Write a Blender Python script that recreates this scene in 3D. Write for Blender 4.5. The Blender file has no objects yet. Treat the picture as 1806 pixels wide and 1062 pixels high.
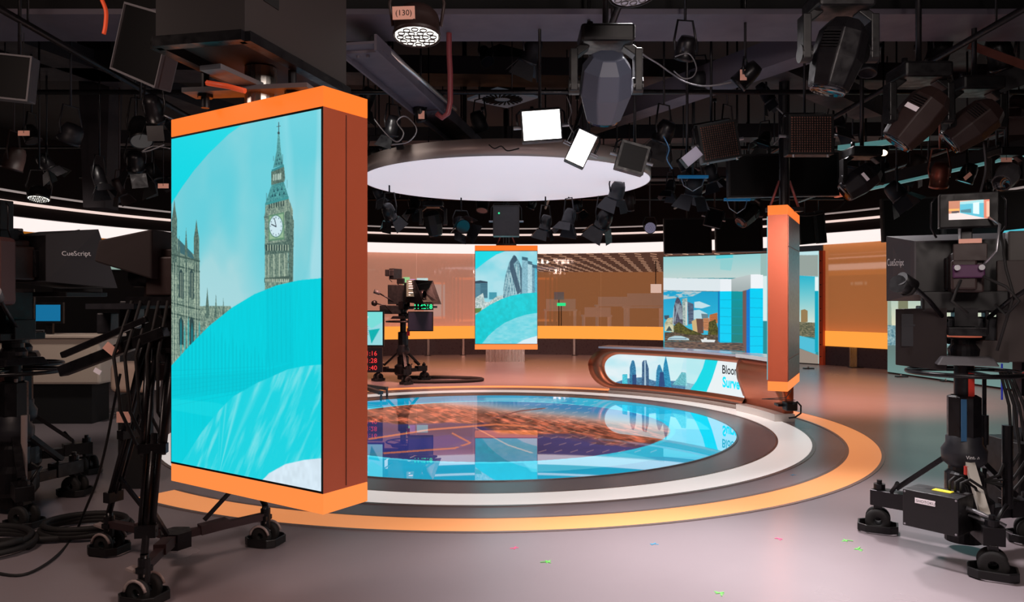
import bpy, math, random
import numpy as np
from mathutils import Vector, Matrix

S = bpy.context.scene
COL = S.collection
F, CX, CY, CAMH = 1350.0, 903.0, 531.0, 1.5      # focal length in pixels of the 1806 wide frame, eye height

# ------------------------------------------------------------------ camera, world, lamps, exposure
cd = bpy.data.cameras.new('studio_view')
cam = bpy.data.objects.new('studio_view', cd)
COL.objects.link(cam)
cam.location = (0, 0, CAMH)
cam.rotation_euler = (math.radians(90), 0, 0)
cd.sensor_width = 36.0
cd.lens = 36.0 * F / 1806.0
cd.clip_start = 0.05
cd.clip_end = 200
S.camera = cam
S.view_settings.view_transform = 'Standard'
S.view_settings.look = 'None'
S.view_settings.exposure = 0.0
S.view_settings.gamma = 1.0
S.view_settings.use_curve_mapping = False

W = bpy.data.worlds.new('studio_air')
S.world = W
W.use_nodes = True
W.node_tree.nodes['Background'].inputs[0].default_value = (0.5, 0.45, 0.5, 1)
W.node_tree.nodes['Background'].inputs[1].default_value = 0.03


def lamp(name, kind, loc, target, energy, color=(1, 1, 1), size=0.3, angle=70, blend=0.6, size_y=None):
    d = bpy.data.lights.new(name, kind)
    d.energy = energy
    d.color = color
    if kind == 'SPOT':
        d.spot_size = math.radians(angle)
        d.spot_blend = blend
        d.shadow_soft_size = size
    elif kind == 'AREA':
        d.size = size
        if size_y:
            d.shape = 'RECTANGLE'
            d.size_y = size_y
    else:
        d.shadow_soft_size = size
    o = bpy.data.objects.new(name, d)
    COL.objects.link(o)
    o.location = loc
    dv = Vector(target) - Vector(loc)
    o.rotation_euler = dv.to_track_quat('-Z', 'Y').to_euler()
    return o


NEUT = (1.0, 0.93, 0.95)
SALM = (1.0, 0.44, 0.34)
lamp('spot_front_floor', 'SPOT', (0.9, 5.2, 3.35), (0.95, 3.3, 0), 1150, NEUT, 0.25, 84, 1.0)
lamp('spot_right_floor', 'SPOT', (2.9, 7.3, 3.3), (2.5, 4.7, 0), 560, NEUT, 0.25, 70, 1.0)
lamp('spot_stage', 'SPOT', (0.0, 8.6, 2.7), (0.0, 9.0, 0), 60, NEUT, 0.3, 140, 0.9)
lamp('spot_back_left', 'SPOT', (-1.5, 13.2, 3.3), (-1.2, 15.6, 0), 850, SALM, 0.3, 105, 0.8)
lamp('spot_back_mid', 'SPOT', (1.2, 13.8, 3.3), (1.3, 15.8, 0), 850, SALM, 0.3, 105, 0.8)
lamp('spot_back_right', 'SPOT', (4.7, 11.2, 3.3), (5.0, 12.5, 0), 800, SALM, 0.3, 110, 0.8)
lamp('key_copper_big', 'AREA', (1.6, 0.9, 3.0), (-0.7, 3.15, 1.5), 75, (1, .86, .8), 0.7)
lamp('key_copper_right', 'SPOT', (1.1, 3.6, 2.6), (2.55, 7.1, 1.45), 330, (1, .86, .8), 0.25, 30, 0.6)
lamp('fill_cream_desk', 'SPOT', (-4.6, 7.9, 3.3), (-5.8, 9.4, .6), 110, (1, .9, .82), 0.2, 70, 0.8)  # unseen lamp added to brighten the cream desk
lamp('key_desk', 'SPOT', (1.0, 6.9, 2.5), (2.9, 11.0, 0.5), 420, (1, .85, .75), 0.25, 44, 0.8)
lamp('rim_glint', 'SPOT', (-1.6, 6.6, 3.3), (-1.0, 8.2, 3.02), 60, (1, .97, .92), 0.15, 34, 0.8)  # unseen spot added to brighten the left of the disc rim
lamp('fill_ceiling', 'AREA', (1.0, 7.0, 2.2), (1.0, 7.0, 4.0), 4, (.80, .82, 1.0), 3.0)
lamp('fill_left', 'AREA', (-3.2, 3.0, 3.3), (-3.2, 5.4, 0.8), 36, (1, .75, .65), 1.0)
lamp('fill_right_camera', 'AREA', (1.2, 2.2, 3.0), (2.8, 4.6, 1.4), 16, (1, .85, .8), 0.5)


# ------------------------------------------------------------------ pixel helpers (a pixel of the photograph -> a point of the place)
def at(px, py, d):
    return Vector(((px - CX) / F * d, d, CAMH - (py - CY) / F * d))


def on_floor(px, py, z=0.0):
    d = (CAMH - z) * F / (py - CY)
    return at(px, py, d)


def on_height(px, py, z):
    d = (z - CAMH) * F / (CY - py)
    return at(px, py, d)


def lin(c):
    out = []
    for v in c[:3]:
        v = v / 255.0
        out.append(v / 12.92 if v <= 0.04045 else ((v + 0.055) / 1.055) ** 2.4)
    return tuple(out)


# ------------------------------------------------------------------ materials
MATS = {}


def mat(name, rgb, rough=0.5, metal=0.0, emit=None, strength=0.0, spec=0.5, noise=0.0, nscale=20.0, bump=0.0,
        coat=0.0, stretch=None):
    m = bpy.data.materials.new(name)
    m.use_nodes = True
    nt = m.node_tree
    b = nt.nodes['Principled BSDF']
    c = lin(rgb)
    b.inputs['Base Color'].default_value = (*c, 1)
    b.inputs['Roughness'].default_value = rough
    b.inputs['Metallic'].default_value = metal
    b.inputs['Specular IOR Level'].default_value = spec
    b.inputs['Coat Weight'].default_value = coat
    b.inputs['Coat Roughness'].default_value = 0.05
    if emit is not None:
        b.inputs['Emission Color'].default_value = (*lin(emit), 1)
        b.inputs['Emission Strength'].default_value = strength
    if noise or bump:
        tc = nt.nodes.new('ShaderNodeTexCoord')
        mp = nt.nodes.new('ShaderNodeMapping')
        if stretch:
            mp.inputs['Scale'].default_value = stretch
        nz = nt.nodes.new('ShaderNodeTexNoise')
        nz.inputs['Scale'].default_value = nscale
        nz.inputs['Detail'].default_value = 4
        nt.links.new(tc.outputs['Object'], mp.inputs['Vector'])
        nt.links.new(mp.outputs['Vector'], nz.inputs['Vector'])
        if noise:
            mr = nt.nodes.new('ShaderNodeMapRange')
            mr.inputs['From Min'].default_value = 0.3
            mr.inputs['From Max'].default_value = 0.7
            mr.inputs['To Min'].default_value = max(0.0, rough - noise)
            mr.inputs['To Max'].default_value = min(1.0, rough + noise)
            nt.links.new(nz.outputs['Fac'], mr.inputs['Value'])
            nt.links.new(mr.outputs['Result'], b.inputs['Roughness'])
        if bump:
            bp = nt.nodes.new('ShaderNodeBump')
            bp.inputs['Strength'].default_value = bump
            bp.inputs['Distance'].default_value = 0.01
            nt.links.new(nz.outputs['Fac'], bp.inputs['Height'])
            nt.links.new(bp.outputs['Normal'], b.inputs['Normal'])
    MATS[name] = m
    return m


black = mat('black_plastic', (16, 14, 16), 0.45, noise=0.1)
black_metal = mat('black_metal', (24, 22, 25), 0.35, 0.3, noise=0.1)
void = mat('black_paint', (12, 12, 14), 0.8)
dkbrown = mat('dark_casing', (50, 34, 32), 0.5, noise=0.08)
grey = mat('grey_plastic', (96, 94, 98), 0.45, noise=0.08)
dgrey = mat('charcoal_casing', (34, 34, 40), 0.5, noise=0.08)
beam_m = mat('painted_beam', (96, 90, 102), 0.55, noise=0.1, nscale=4)
beam_d = mat('dark_painted_beam', (40, 34, 38), 0.6, noise=0.1, nscale=4)
steel = mat('brushed_steel', (190, 186, 180), 0.28, 0.95, noise=0.08, nscale=60, stretch=(1, 1, 0.02))
chrome = mat('polished_rim', (226, 222, 220), 0.3, 0.8)
rimw = mat('satin_rim', (178, 160, 154), 0.4, 0.4)
alu = mat('aluminium', (170, 170, 175), 0.35, 0.8)
copper = mat('brushed_copper', (206, 116, 84), 0.33, 0.82, noise=0.05, nscale=80, stretch=(0.02, 0.02, 1))
coppaint = mat('copper_paint', (204, 98, 66), 0.38, 0.35, noise=0.04, nscale=30)
coppaint_d = mat('bronze_metal', (150, 92, 78), 0.32, 0.7, noise=0.04, nscale=30)
rubber = mat('rubber', (30, 28, 28), 0.7)
rubber_cap = mat('caster_rim', (168, 150, 146), 0.45, 0.1)
orange = mat('orange_lightbox', (120, 60, 20), 0.4, emit=(255, 122, 44), strength=1.0, spec=0.2)
orange_t = mat('orange_lightbox_lower', (120, 60, 20), 0.4, emit=(255, 142, 70), strength=1.0, spec=0.2)
orange_w = mat('orange_wall_band', (120, 70, 20), 0.4, emit=(255, 162, 66), strength=1.0, spec=0.2)
orange_f = mat('orange_floor_light', (235, 170, 110), 0.32, emit=(255, 156, 92), strength=0.55, spec=0.4)
white_f = mat('white_floor_ring', (236, 228, 226), 0.3, emit=(255, 245, 240), strength=0.5, spec=0.4)  # emission added so the ring looks brightly lit
white_b = mat('white_lightbox', (230, 225, 222), 0.4, emit=(255, 242, 238), strength=0.97, spec=0.2)
white_l = mat('white_light_line', (230, 220, 215), 0.4, emit=(255, 228, 218), strength=0.85)
grey_l = mat('dim_light_line', (160, 150, 150), 0.4, emit=(190, 176, 172), strength=0.5)
disc_w = mat('white_membrane', (225, 220, 226), 0.6, emit=(236, 228, 238), strength=0.62)
panel_on = mat('lit_diffuser', (255, 250, 245), 0.4, emit=(255, 250, 246), strength=5.0)
par_on = mat('lit_lens', (255, 250, 245), 0.4, emit=(255, 252, 240), strength=2.2)
lens_off = mat('lens_glass', (24, 24, 30), 0.08, spec=0.8)
screen_off = mat('dark_screen', (9, 9, 10), 0.5, spec=.2)
screen_navy = mat('dark_blue_screen', (44, 46, 66), 0.3)
egg = mat('honeycomb_louvre', (112, 72, 62), 0.5, 0.2)
egg_b = mat('diffuser_behind_louvre', (150, 98, 84), 0.7)
diff_off = mat('unlit_diffuser', (190, 186, 205), 0.5, emit=(190, 186, 210), strength=0.12)  # faint emission put in to lift an unlit surface
label_p = mat('peach_label', (238, 178, 158), 0.7, emit=(230, 160, 140), strength=0.10)
label_w = mat('white_label', (235, 222, 226), 0.7, emit=(225, 210, 215), strength=0.15)
ink = mat('black_ink', (25, 20, 20), 0.8)
textw = mat('white_print', (225, 220, 220), 0.6, emit=(200, 195, 195), strength=0.15)
red_m = mat('red_plastic', (205, 60, 48), 0.4)
blue_m = mat('blue_anodised', (70, 120, 165), 0.35, 0.3)
purple_m = mat('purple_connector_block', (80, 34, 78), 0.5)
yellow_m = mat('yellow_label', (240, 220, 40), 0.6, emit=(240, 220, 30), strength=0.15)
cream = mat('cream_laminate', (206, 186, 170), 0.5)
whitearm = mat('pale_metal_strut', (200, 192, 180), 0.35, 0.3)
green_led = mat('green_digits', (0, 60, 30), 0.4, emit=(40, 255, 160), strength=1.3)
red_led = mat('red_digits', (60, 10, 10), 0.4, emit=(255, 60, 60), strength=1.1)
red_dot = mat('red_tally', (60, 10, 10), 0.4, emit=(255, 50, 50), strength=1.5)
cyan_rail = mat('teal_lit_rail', (110, 170, 170), 0.4, emit=(105, 170, 170), strength=0.35)
darkwall = mat('dark_wall_paint', (58, 50, 56), 0.3, noise=0.05)
bulk = mat('bulkhead_paint', (26, 19, 19), 0.7, spec=.2)
shade_p = mat('salmon_shade', (214, 156, 134), 0.45, emit=(200, 150, 132), strength=.74)  # emission stands in for light coming through the fabric from behind
shade_o = mat('amber_shade', (206, 138, 84), 0.4, emit=(178, 120, 74), strength=.85)  # backlight put in as emission, no lamp stands behind
office_w = mat('office_wall', (190, 132, 90), 0.7, emit=(184, 126, 84), strength=0.62)  # emission stands in for office lamps shining on the wall
office_c = mat('office_ceiling', (120, 90, 80), 0.8, emit=(130, 96, 84), strength=0.4)  # office light put into the ceiling colour as emission
office_d = mat('office_desk', (220, 190, 170), 0.6, emit=(210, 165, 140), strength=0.38)  # glow added so the desks look lit
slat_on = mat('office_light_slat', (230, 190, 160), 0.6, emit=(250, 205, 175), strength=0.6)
ltext = mat('desk_black_print', (30, 30, 34), 0.5, emit=(40, 40, 46), strength=0.5)
ltext_c = mat('desk_cyan_print', (0, 180, 200), 0.5, emit=(0, 190, 215), strength=1.0)
tape_p = mat('pink_tape', (255, 90, 140), 0.6)
tape_g = mat('green_tape', (110, 220, 90), 0.6)
tape_b = mat('blue_tape', (60, 150, 190), 0.6)
ringedge = mat('ring_metal_edge', (168, 150, 146), 0.3, 0.6)


def glass_mat():
    m = bpy.data.materials.new('tinted_glass')
    m.use_nodes = True
    nt = m.node_tree
    nt.nodes.clear()
    o = nt.nodes.new('ShaderNodeOutputMaterial')
    t = nt.nodes.new('ShaderNodeBsdfTransparent')
    t.inputs[0].default_value = (0.95, 0.90, 0.86, 1)
    g = nt.nodes.new('ShaderNodeBsdfGlossy')
    g.inputs['Roughness'].default_value = 0.03
    g.inputs[0].default_value = (0.9, 0.85, 0.85, 1)
    mx = nt.nodes.new('ShaderNodeMixShader')
    mx.inputs[0].default_value = 0.12
    nt.links.new(t.outputs[0], mx.inputs[1])
    nt.links.new(g.outputs[0], mx.inputs[2])
    nt.links.new(mx.outputs[0], o.inputs[0])
    return m


glass_m = glass_mat()


def floor_mat():
    m = bpy.data.materials.new('vinyl_studio_floor')
    m.use_nodes = True
    nt = m.node_tree
    b = nt.nodes['Principled BSDF']
    tc = nt.nodes.new('ShaderNodeTexCoord')
    nz = nt.nodes.new('ShaderNodeTexNoise')
    nz.inputs['Scale'].default_value = 0.8
    nz.inputs['Detail'].default_value = 5
    nt.links.new(tc.outputs['Object'], nz.inputs['Vector'])
    cr = nt.nodes.new('ShaderNodeValToRGB')
    cr.color_ramp.elements[0].color = (*lin((148, 136, 140)), 1)
    cr.color_ramp.elements[1].color = (*lin((160, 148, 152)), 1)
    nt.links.new(nz.outputs['Fac'], cr.inputs['Fac'])
    nt.links.new(cr.outputs['Color'], b.inputs['Base Color'])
    mr = nt.nodes.new('ShaderNodeMapRange')
    mr.inputs['To Min'].default_value = 0.22
    mr.inputs['To Max'].default_value = 0.30
    nt.links.new(nz.outputs['Fac'], mr.inputs['Value'])
    nt.links.new(mr.outputs['Result'], b.inputs['Roughness'])
    b.inputs['Specular IOR Level'].default_value = 0.5
    return m


floor_m = floor_mat()


def art_mat(name, strength=1.0, rough=0.35, spec=0.5):
    m = bpy.data.materials.new(name)
    m.use_nodes = True
    nt = m.node_tree
    b = nt.nodes['Principled BSDF']
    b.inputs['Base Color'].default_value = (0.01, 0.01, 0.012, 1)
    b.inputs['Roughness'].default_value = rough
    b.inputs['Specular IOR Level'].default_value = spec
    a = nt.nodes.new('ShaderNodeAttribute')
    a.attribute_name = 'picture'
    nt.links.new(a.outputs['Color'], b.inputs['Emission Color'])
    b.inputs['Emission Strength'].default_value = strength
    return m


# ------------------------------------------------------------------ mesh builder
class MB:
    def __init__(s, M=None):
        s.v = []
        s.f = []
        s.mi = []
        s.sm = []
        s.M = M or Matrix.Identity(4)
        s.k = 0

    def add(s, vs, fs, smooth=False, M=None):
        T = s.M @ M if M is not None else s.M
        b = len(s.v)
        s.v += [tuple(T @ Vector(p)) for p in vs]
        for f in fs:
            s.f.append([b + i for i in f])
            s.mi.append(s.k)
            s.sm.append(smooth)
        return s

    def box(s, c, size, R=None):
        x, y, z = [k / 2 for k in size]
        vs = [(-x, -y, -z), (x, -y, -z), (x, y, -z), (-x, y, -z), (-x, -y, z), (x, -y, z), (x, y, z), (-x, y, z)]
        M = Matrix.Translation(Vector(c))
        if R is not None:
            M = M @ R.to_4x4()
        return s.add(vs, [(0, 3, 2, 1), (4, 5, 6, 7), (0, 1, 5, 4), (1, 2, 6, 5), (2, 3, 7, 6), (3, 0, 4, 7)], M=M)

    def bar(s, a, b, w, h, up=(0, 0, 1)):
        a, b = Vector(a), Vector(b)
        d = b - a
        L = d.length
        y = d.normalized()
        u = Vector(up)
        if abs(y.dot(u)) > 0.98:
            u = Vector((1, 0, 0))
        x = y.cross(u).normalized()
        z = x.cross(y).normalized()
        R = Matrix((x, y, z)).transposed()
        return s.box((a + b) / 2, (w, L, h), R)

    def tube(s, pts, r, n=8, closed=False, caps=True):
        pts = [Vector(p) for p in pts]
        rs = r if isinstance(r, (list, tuple)) else [r] * len(pts)
        m = len(pts)
        vs, fs = [], []
        up = None
        for i, p in enumerate(pts):
            if closed:
                t = (pts[(i + 1) % m] - pts[i - 1]).normalized()
            else:
                t = (pts[min(i + 1, m - 1)] - pts[max(i - 1, 0)]).normalized()
            if up is None:
                up = Vector((0, 0, 1)) if abs(t.z) < 0.9 else Vector((1, 0, 0))
            x = t.cross(up)
            if x.length < 1e-5:
                x = t.cross(Vector((0.3, 1, 0.2)))
            x.normalize()
            up = x.cross(t).normalized()
            for k in range(n):
                a = 2 * math.pi * k / n
                vs.append(tuple(p + x * (math.cos(a) * rs[i]) + up * (math.sin(a) * rs[i])))
        seg = m if closed else m - 1
        for i in range(seg):
            j = (i + 1) % m
            for k in range(n):
                fs.append((i * n + k, i * n + (k + 1) % n, j * n + (k + 1) % n, j * n + k))
        s.add(vs, fs, True)
        if caps and not closed:
            b = len(s.v) - len(vs)
            s.f.append([b + k for k in range(n)][::-1]); s.mi.append(s.k); s.sm.append(False)
            s.f.append([b + (m - 1) * n + k for k in range(n)]); s.mi.append(s.k); s.sm.append(False)
        return s

    def lathe(s, prof, c=(0, 0, 0), axis=(0, 0, 1), n=24, smooth=True, a0=0.0, a1=None):
        """prof: (radius, height along the axis) pairs"""
        ax = Vector(axis).normalized()
        q = Vector((0, 0, 1)).rotation_difference(ax).to_matrix().to_4x4()
        M = Matrix.Translation(Vector(c)) @ q
        vs, fs = [], []
        full = a1 is None
        steps = n if full else n + 1
        for r, z in prof:
            for k in range(steps):
                a = a0 + (2 * math.pi * k / n if full else (a1 - a0) * k / n)
                vs.append((r * math.cos(a), r * math.sin(a), z))
        for i in range(len(prof) - 1):
            for k in range(n):
                k2 = (k + 1) % steps
                fs.append((i * steps + k, i * steps + k2, (i + 1) * steps + k2, (i + 1) * steps + k))
        s.add(vs, fs, smooth, M)
        return s

    def cyl(s, a, b, r, n=20, r2=None):
        a, b = Vector(a), Vector(b)
        L = (b - a).length
        r2 = r if r2 is None else r2
        return s.lathe([(0, 0), (r, 0), (r, 0), (r2, L), (r2, L), (0, L)], a, b - a, n, smooth=False)

    def prism(s, poly, z0, z1, M=None):
        n = len(poly)
        vs = [(p[0], p[1], z0) for p in poly] + [(p[0], p[1], z1) for p in poly]
        fs = [tuple(range(n))[::-1], tuple(range(n, 2 * n))] + [(i, (i + 1) % n, n + (i + 1) % n, n + i) for i in range(n)]
        return s.add(vs, fs, M=M)

    def hull8(s, a, b):
        """two quads of four points joined"""
        return s.add(list(a) + list(b), [(3, 2, 1, 0), (4, 5, 6, 7), (0, 1, 5, 4), (1, 2, 6, 5), (2, 3, 7, 6), (3, 0, 4, 7)])

    def build(s, name, m, parent=None, bevel=0.0, seg=2):
        me = bpy.data.meshes.new(name)
        me.from_pydata(s.v, [], s.f)
        ms = m if isinstance(m, (list, tuple)) else [m]
        for q in ms:
            me.materials.append(q)
        me.polygons.foreach_set('material_index', s.mi)
        me.polygons.foreach_set('use_smooth', s.sm)
        me.update()
        o = bpy.data.objects.new(name, me)
        COL.objects.link(o)
        if parent is not None:
            o.parent = parent
        if bevel:
            md = o.modifiers.new('edge', 'BEVEL')
            md.width = bevel
            md.segments = seg
            md.limit_method = 'ANGLE'
            md.angle_limit = math.radians(40)
        return o


def tag(o, label=None, cat=None, group=None, kind=None):
    if label: o['label'] = label
    if cat: o['category'] = cat
    if group: o['group'] = group
    if kind: o['kind'] = kind
    return o


def struct(o):
    o['kind'] = 'structure'
    return o


def empty(name, loc=(0, 0, 0), rot=None, label=None, cat=None, group=None):
    o = bpy.data.objects.new(name, None)
    COL.objects.link(o)
    o.empty_display_size = 0.1
    o.location = loc
    if rot is not None:
        o.rotation_mode = 'QUATERNION'
        o.rotation_quaternion = rot
    return tag(o, label, cat, group)


def Rz(a):
    return Matrix.Rotation(a, 3, 'Z')


def text_obj(name, s, size, m, parent, M, depth=0.0, bend=None, align='LEFT', weight=0.0, xs=1.0):
    cu = bpy.data.curves.new(name, 'FONT')
    cu.body = s
    cu.size = size
    cu.extrude = depth
    cu.align_x = align
    cu.offset = size * weight
    cu.resolution_u = 3
    t = bpy.data.objects.new('tmp_text', cu)
    me = bpy.data.meshes.new_from_object(t)
    bpy.data.objects.remove(t)
    for v in me.vertices:
        v.co.x *= xs
    if bend:
        for v in me.vertices:
            v.co = bend(v.co)
    else:
        me.transform(M)
    me.materials.clear()
    me.materials.append(m)
    me.name = name
    o = bpy.data.objects.new(name, me)
    COL.objects.link(o)
    if parent is not None:
        o.parent = parent
    return o


def face_frame(o, x, y):
    """4x4 whose local X runs along x and Y along y from point o"""
    x = Vector(x).normalized()
    y = Vector(y).normalized()
    z = x.cross(y)
    M = Matrix((x, y, z)).transposed().to_4x4()
    M.translation = Vector(o)
    return M


# ------------------------------------------------------------------ painting of the pictures that the screens show
_rng = np.random.RandomState(7)
_tab = _rng.rand(256, 256)


def vnoise(x, y):
    xi = np.floor(x).astype(int)
    yi = np.floor(y).astype(int)
    fx = x - xi
    fy = y - yi
    fx = fx * fx * (3 - 2 * fx)
    fy = fy * fy * (3 - 2 * fy)
    g = lambda a, b: _tab[a % 256, b % 256]
    return (g(xi, yi) * (1 - fx) + g(xi + 1, yi) * fx) * (1 - fy) + (g(xi, yi + 1) * (1 - fx) + g(xi + 1, yi + 1) * fx) * fy


def fbm(x, y, o=4):
    s = 0
    a = 0.5
    for i in range(o):
        s = s + a * vnoise(x + 17.3 * i, y + 5.1 * i)
        x = x * 2.03
        y = y * 2.03
        a *= 0.5
    return s / (1 - 0.5 ** o)


class Canvas:
    """w x h picture; p2c turns a design point into canvas x, y"""
    SS = 2

    def __init__(s, w, h, p2c):
        s.w, s.h = w * s.SS, h * s.SS
        s.a = np.zeros((s.h, s.w, 3))
        s.p2c = p2c
        s.Y, s.X = np.mgrid[0:s.h, 0:s.w] + 0.5

    def pts(s, pl):
        out = []
        for p in pl:
            u, v = s.p2c(*p)
            out.append((u * s.w, v * s.h))
        return out

    def mask(s, pl):
        c = s.pts(pl)
        xs = [p[0] for p in c]
        ys = [p[1] for p in c]
        x0, x1 = max(0, int(min(xs)) - 1), min(s.w, int(max(xs)) + 2)
        y0, y1 = max(0, int(min(ys)) - 1), min(s.h, int(max(ys)) + 2)
        if x0 >= x1 or y0 >= y1:
            return None
        X = s.X[y0:y1, x0:x1]
        Y = s.Y[y0:y1, x0:x1]
        m = np.zeros(X.shape, bool)
        n = len(c)
        for i in range(n):
            xa, ya = c[i]
            xb, yb = c[(i + 1) % n]
            if ya == yb:
                continue
            cond = ((ya > Y) != (yb > Y)) & (X < (xb - xa) * (Y - ya) / (yb - ya) + xa)
            m ^= cond
        return m, (slice(y0, y1), slice(x0, x1))

    def poly(s, pl, col, alpha=1.0, tex=None):
        r = s.mask(pl)
        if r is None:
            return
        m, sl = r
        c = np.array(col, float)
        reg = s.a[sl]
        src = np.broadcast_to(c, reg.shape).copy()
        if tex is not None:
            src = tex(s.X[sl] / s.SS, s.Y[sl] / s.SS, src, reg)
        k = (m * alpha)[..., None]
        s.a[sl] = reg * (1 - k) + src * k

    def rect(s, x0, y0, x1, y1, col, alpha=1.0, tex=None):
        s.poly([(x0, y0), (x1, y0), (x1, y1), (x0, y1)], col, alpha, tex)

    def line(s, a, b, w, col, alpha=1.0):
        dx, dy = b[0] - a[0], b[1] - a[1]
        L = math.hypot(dx, dy) or 1
        nx, ny = -dy / L * w / 2, dx / L * w / 2
        s.poly([(a[0] + nx, a[1] + ny), (b[0] + nx, b[1] + ny), (b[0] - nx, b[1] - ny), (a[0] - nx, a[1] - ny)], col, alpha)

    def done(s):
        k = s.SS
        a = s.a.reshape(s.h // k, k, s.w // k, k, 3).mean(axis=(1, 3)) / 255.0
        a = np.clip(a, 0, 1)
        return np.where(a <= 0.04045, a / 12.92, ((a + 0.055) / 1.055) ** 2.4)


def picture_mesh(name, img, pos, m, parent, wrap=False):
    """img (h, w, 3) linear; pos(U, V) -> x, y, z arrays, U to the right and V downwards in 0..1; one vertex per picture dot"""
    h, w = img.shape[:2]
    V, U = np.mgrid[0:h, 0:w]
    x, y, z = pos(U / (w - 1), V / (h - 1))
    co = np.stack([x, y, z], -1).reshape(-1, 3).astype(np.float32)
    me = bpy.data.meshes.new(name)
    idx = (np.arange(h - 1)[:, None] * w + np.arange(w - 1)[None, :]).ravel()
    q = np.stack([idx, idx + w, idx + w + 1, idx + 1], -1).astype(np.int32)
    nf = len(q)
    me.vertices.add(len(co))
    me.vertices.foreach_set('co', co.ravel())
    me.loops.add(nf * 4)
    me.loops.foreach_set('vertex_index', q.ravel())
    me.polygons.add(nf)
    me.polygons.foreach_set('loop_start', (np.arange(nf) * 4).astype(np.int32))
    me.update(calc_edges=True)
    ca = me.color_attributes.new('picture', 'FLOAT_COLOR', 'POINT')
    rgba = np.ones((len(co), 4), np.float32)
    rgba[:, :3] = img.reshape(-1, 3)
    ca.data.foreach_set('color', rgba.ravel())
    me.materials.append(m)
    me.polygons.foreach_set('use_smooth', [True] * nf)
    o = bpy.data.objects.new(name, me)
    COL.objects.link(o)
    if parent is not None:
        o.parent = parent
    return o


led_m = art_mat('led_wall_picture', 1.0)
led_desk = art_mat('desk_screen_picture', 1.0)
led_floor = art_mat('floor_screen_picture', 0.95, 0.015, 0.9)

# ================================================================== THE SETTING
DC = Vector((-0.28, 9.24, 0))            # centre of the round floor screen
WC = Vector((-0.1, 11.9, 0))             # centre of the curved glass wall
WR = 9.6

g = MB()
g.box((0, 9.5, -0.06), (26, 36, 0.12))
struct(g.build('floor', floor_m))
g = MB()
g.box((0, 9.5, 4.75), (26, 36, 0.1))
struct(g.build('ceiling', void))
for nm, c, sz in (('wall_left', (-12.0, 9.5, 2.35), (0.1, 36, 4.7)), ('wall_right', (12.0, 9.5, 2.35), (0.1, 36, 4.7)),
                  ('wall_front', (0, -6.0, 2.35), (24, 0.1, 4.7))):
    g = MB()
    g.box(c, sz)
    struct(g.build(nm, void))


def band(r0, r1, z0, z1, a0, a1, n=64, c=WC, mb=None):
    """a closed ring segment; angles in degrees, 90 = straight ahead"""
    mb = mb or MB()
    vs, fs = [], []
    for i in range(n + 1):
        a = math.radians(a0 + (a1 - a0) * i / n)
        ca, sa = math.cos(a), math.sin(a)
        for r, z in ((r0, z0), (r1, z0), (r1, z1), (r0, z1)):
            vs.append((c.x + r * ca, c.y + r * sa, z))
    for i in range(n):
        b = i * 4
        for k in range(4):
            fs.append((b + k, b + (k + 1) % 4, b + 4 + (k + 1) % 4, b + 4 + k))
    fs.append((0, 3, 2, 1))
    e = n * 4
    fs.append((e, e + 1, e + 2, e + 3))
    return mb.add(vs, fs)


def wall_angle(px):
    """direction (deg) on the curved wall that a photo column looks at"""
    k = (px - CX) / F
    # |(k d, d) - WC| = WR
    A = k * k + 1
    B = -2 * (k * WC.x + WC.y)
    C = WC.x ** 2 + WC.y ** 2 - WR ** 2
    d = (-B + math.sqrt(B * B - 4 * A * C)) / (2 * A)
    return math.degrees(math.atan2(d - WC.y, k * d - WC.x)), d


# wall pieces: dark foot panel, amber band, glass, white band, bulkhead, two light lines
A_L, A_R = 205.0, -25.0
g = MB(); band(WR + 0.02, WR + 0.14, 0.0, 0.44, A_L, A_R, 120, mb=g)
struct(g.build('trim_1', darkwall))
g = MB(); band(WR - 0.02, WR + 0.12, 0.45, 0.80, wall_angle(560)[0], A_R, 100, mb=g)
struct(g.build('trim_2', orange_w))
g = MB(); band(WR, WR + 0.14, 2.83, 3.09, A_L, A_R, 120, mb=g)
struct(g.build('trim_3', white_b))
g = MB(); band(WR - 0.02, WR + 0.2, 3.10, 4.70, A_L, A_R, 120, mb=g)
struct(g.build('wall_back', bulk))
g = MB(); band(WR - 0.07, WR - 0.02, 3.325, 3.375, A_L, A_R, 120, mb=g)
struct(g.build('trim_4', white_l))
g = MB(); band(WR - 0.50, WR - 0.44, 3.47, 3.50, A_L, A_R, 120, mb=g)
struct(g.build('trim_5', grey_l))
# glass panes and what stands right behind them
cols = [a for a in (300, 540, 735, 835, 948, 1060, 1172, 1450, 1566)]
for i in range(len(cols) - 1):
    a0, a1 = wall_angle(cols[i])[0], wall_angle(cols[i + 1])[0]
    if cols[i] == 1172:
        continue
    g = MB(); band(WR, WR + 0.02, 0.80, 2.83, a0, a1 + 0.06, 16, mb=g)
    struct(g.build('window_%d' % (i + 1), glass_m))
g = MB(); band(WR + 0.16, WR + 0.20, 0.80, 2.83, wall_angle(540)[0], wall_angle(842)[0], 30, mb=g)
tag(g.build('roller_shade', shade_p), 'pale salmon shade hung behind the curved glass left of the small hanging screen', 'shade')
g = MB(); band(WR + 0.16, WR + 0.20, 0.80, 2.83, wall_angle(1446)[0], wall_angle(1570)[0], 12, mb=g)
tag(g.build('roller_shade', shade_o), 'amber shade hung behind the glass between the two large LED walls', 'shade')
# left: dark panels and an amber strip
g = MB(); band(WR + 0.02, WR + 0.12, 0.44, 2.60, A_L, wall_angle(540)[0], 60, mb=g)
struct(g.build('wall_back_left', void))
g = MB(); band(WR + 0.0, WR + 0.12, 2.60, 2.83, A_L, wall_angle(540)[0], 60, mb=g)
struct(g.build('trim_6', mat('amber_dim_strip', (170, 100, 30), 0.4, emit=(176, 104, 24), strength=0.75)))
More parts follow.
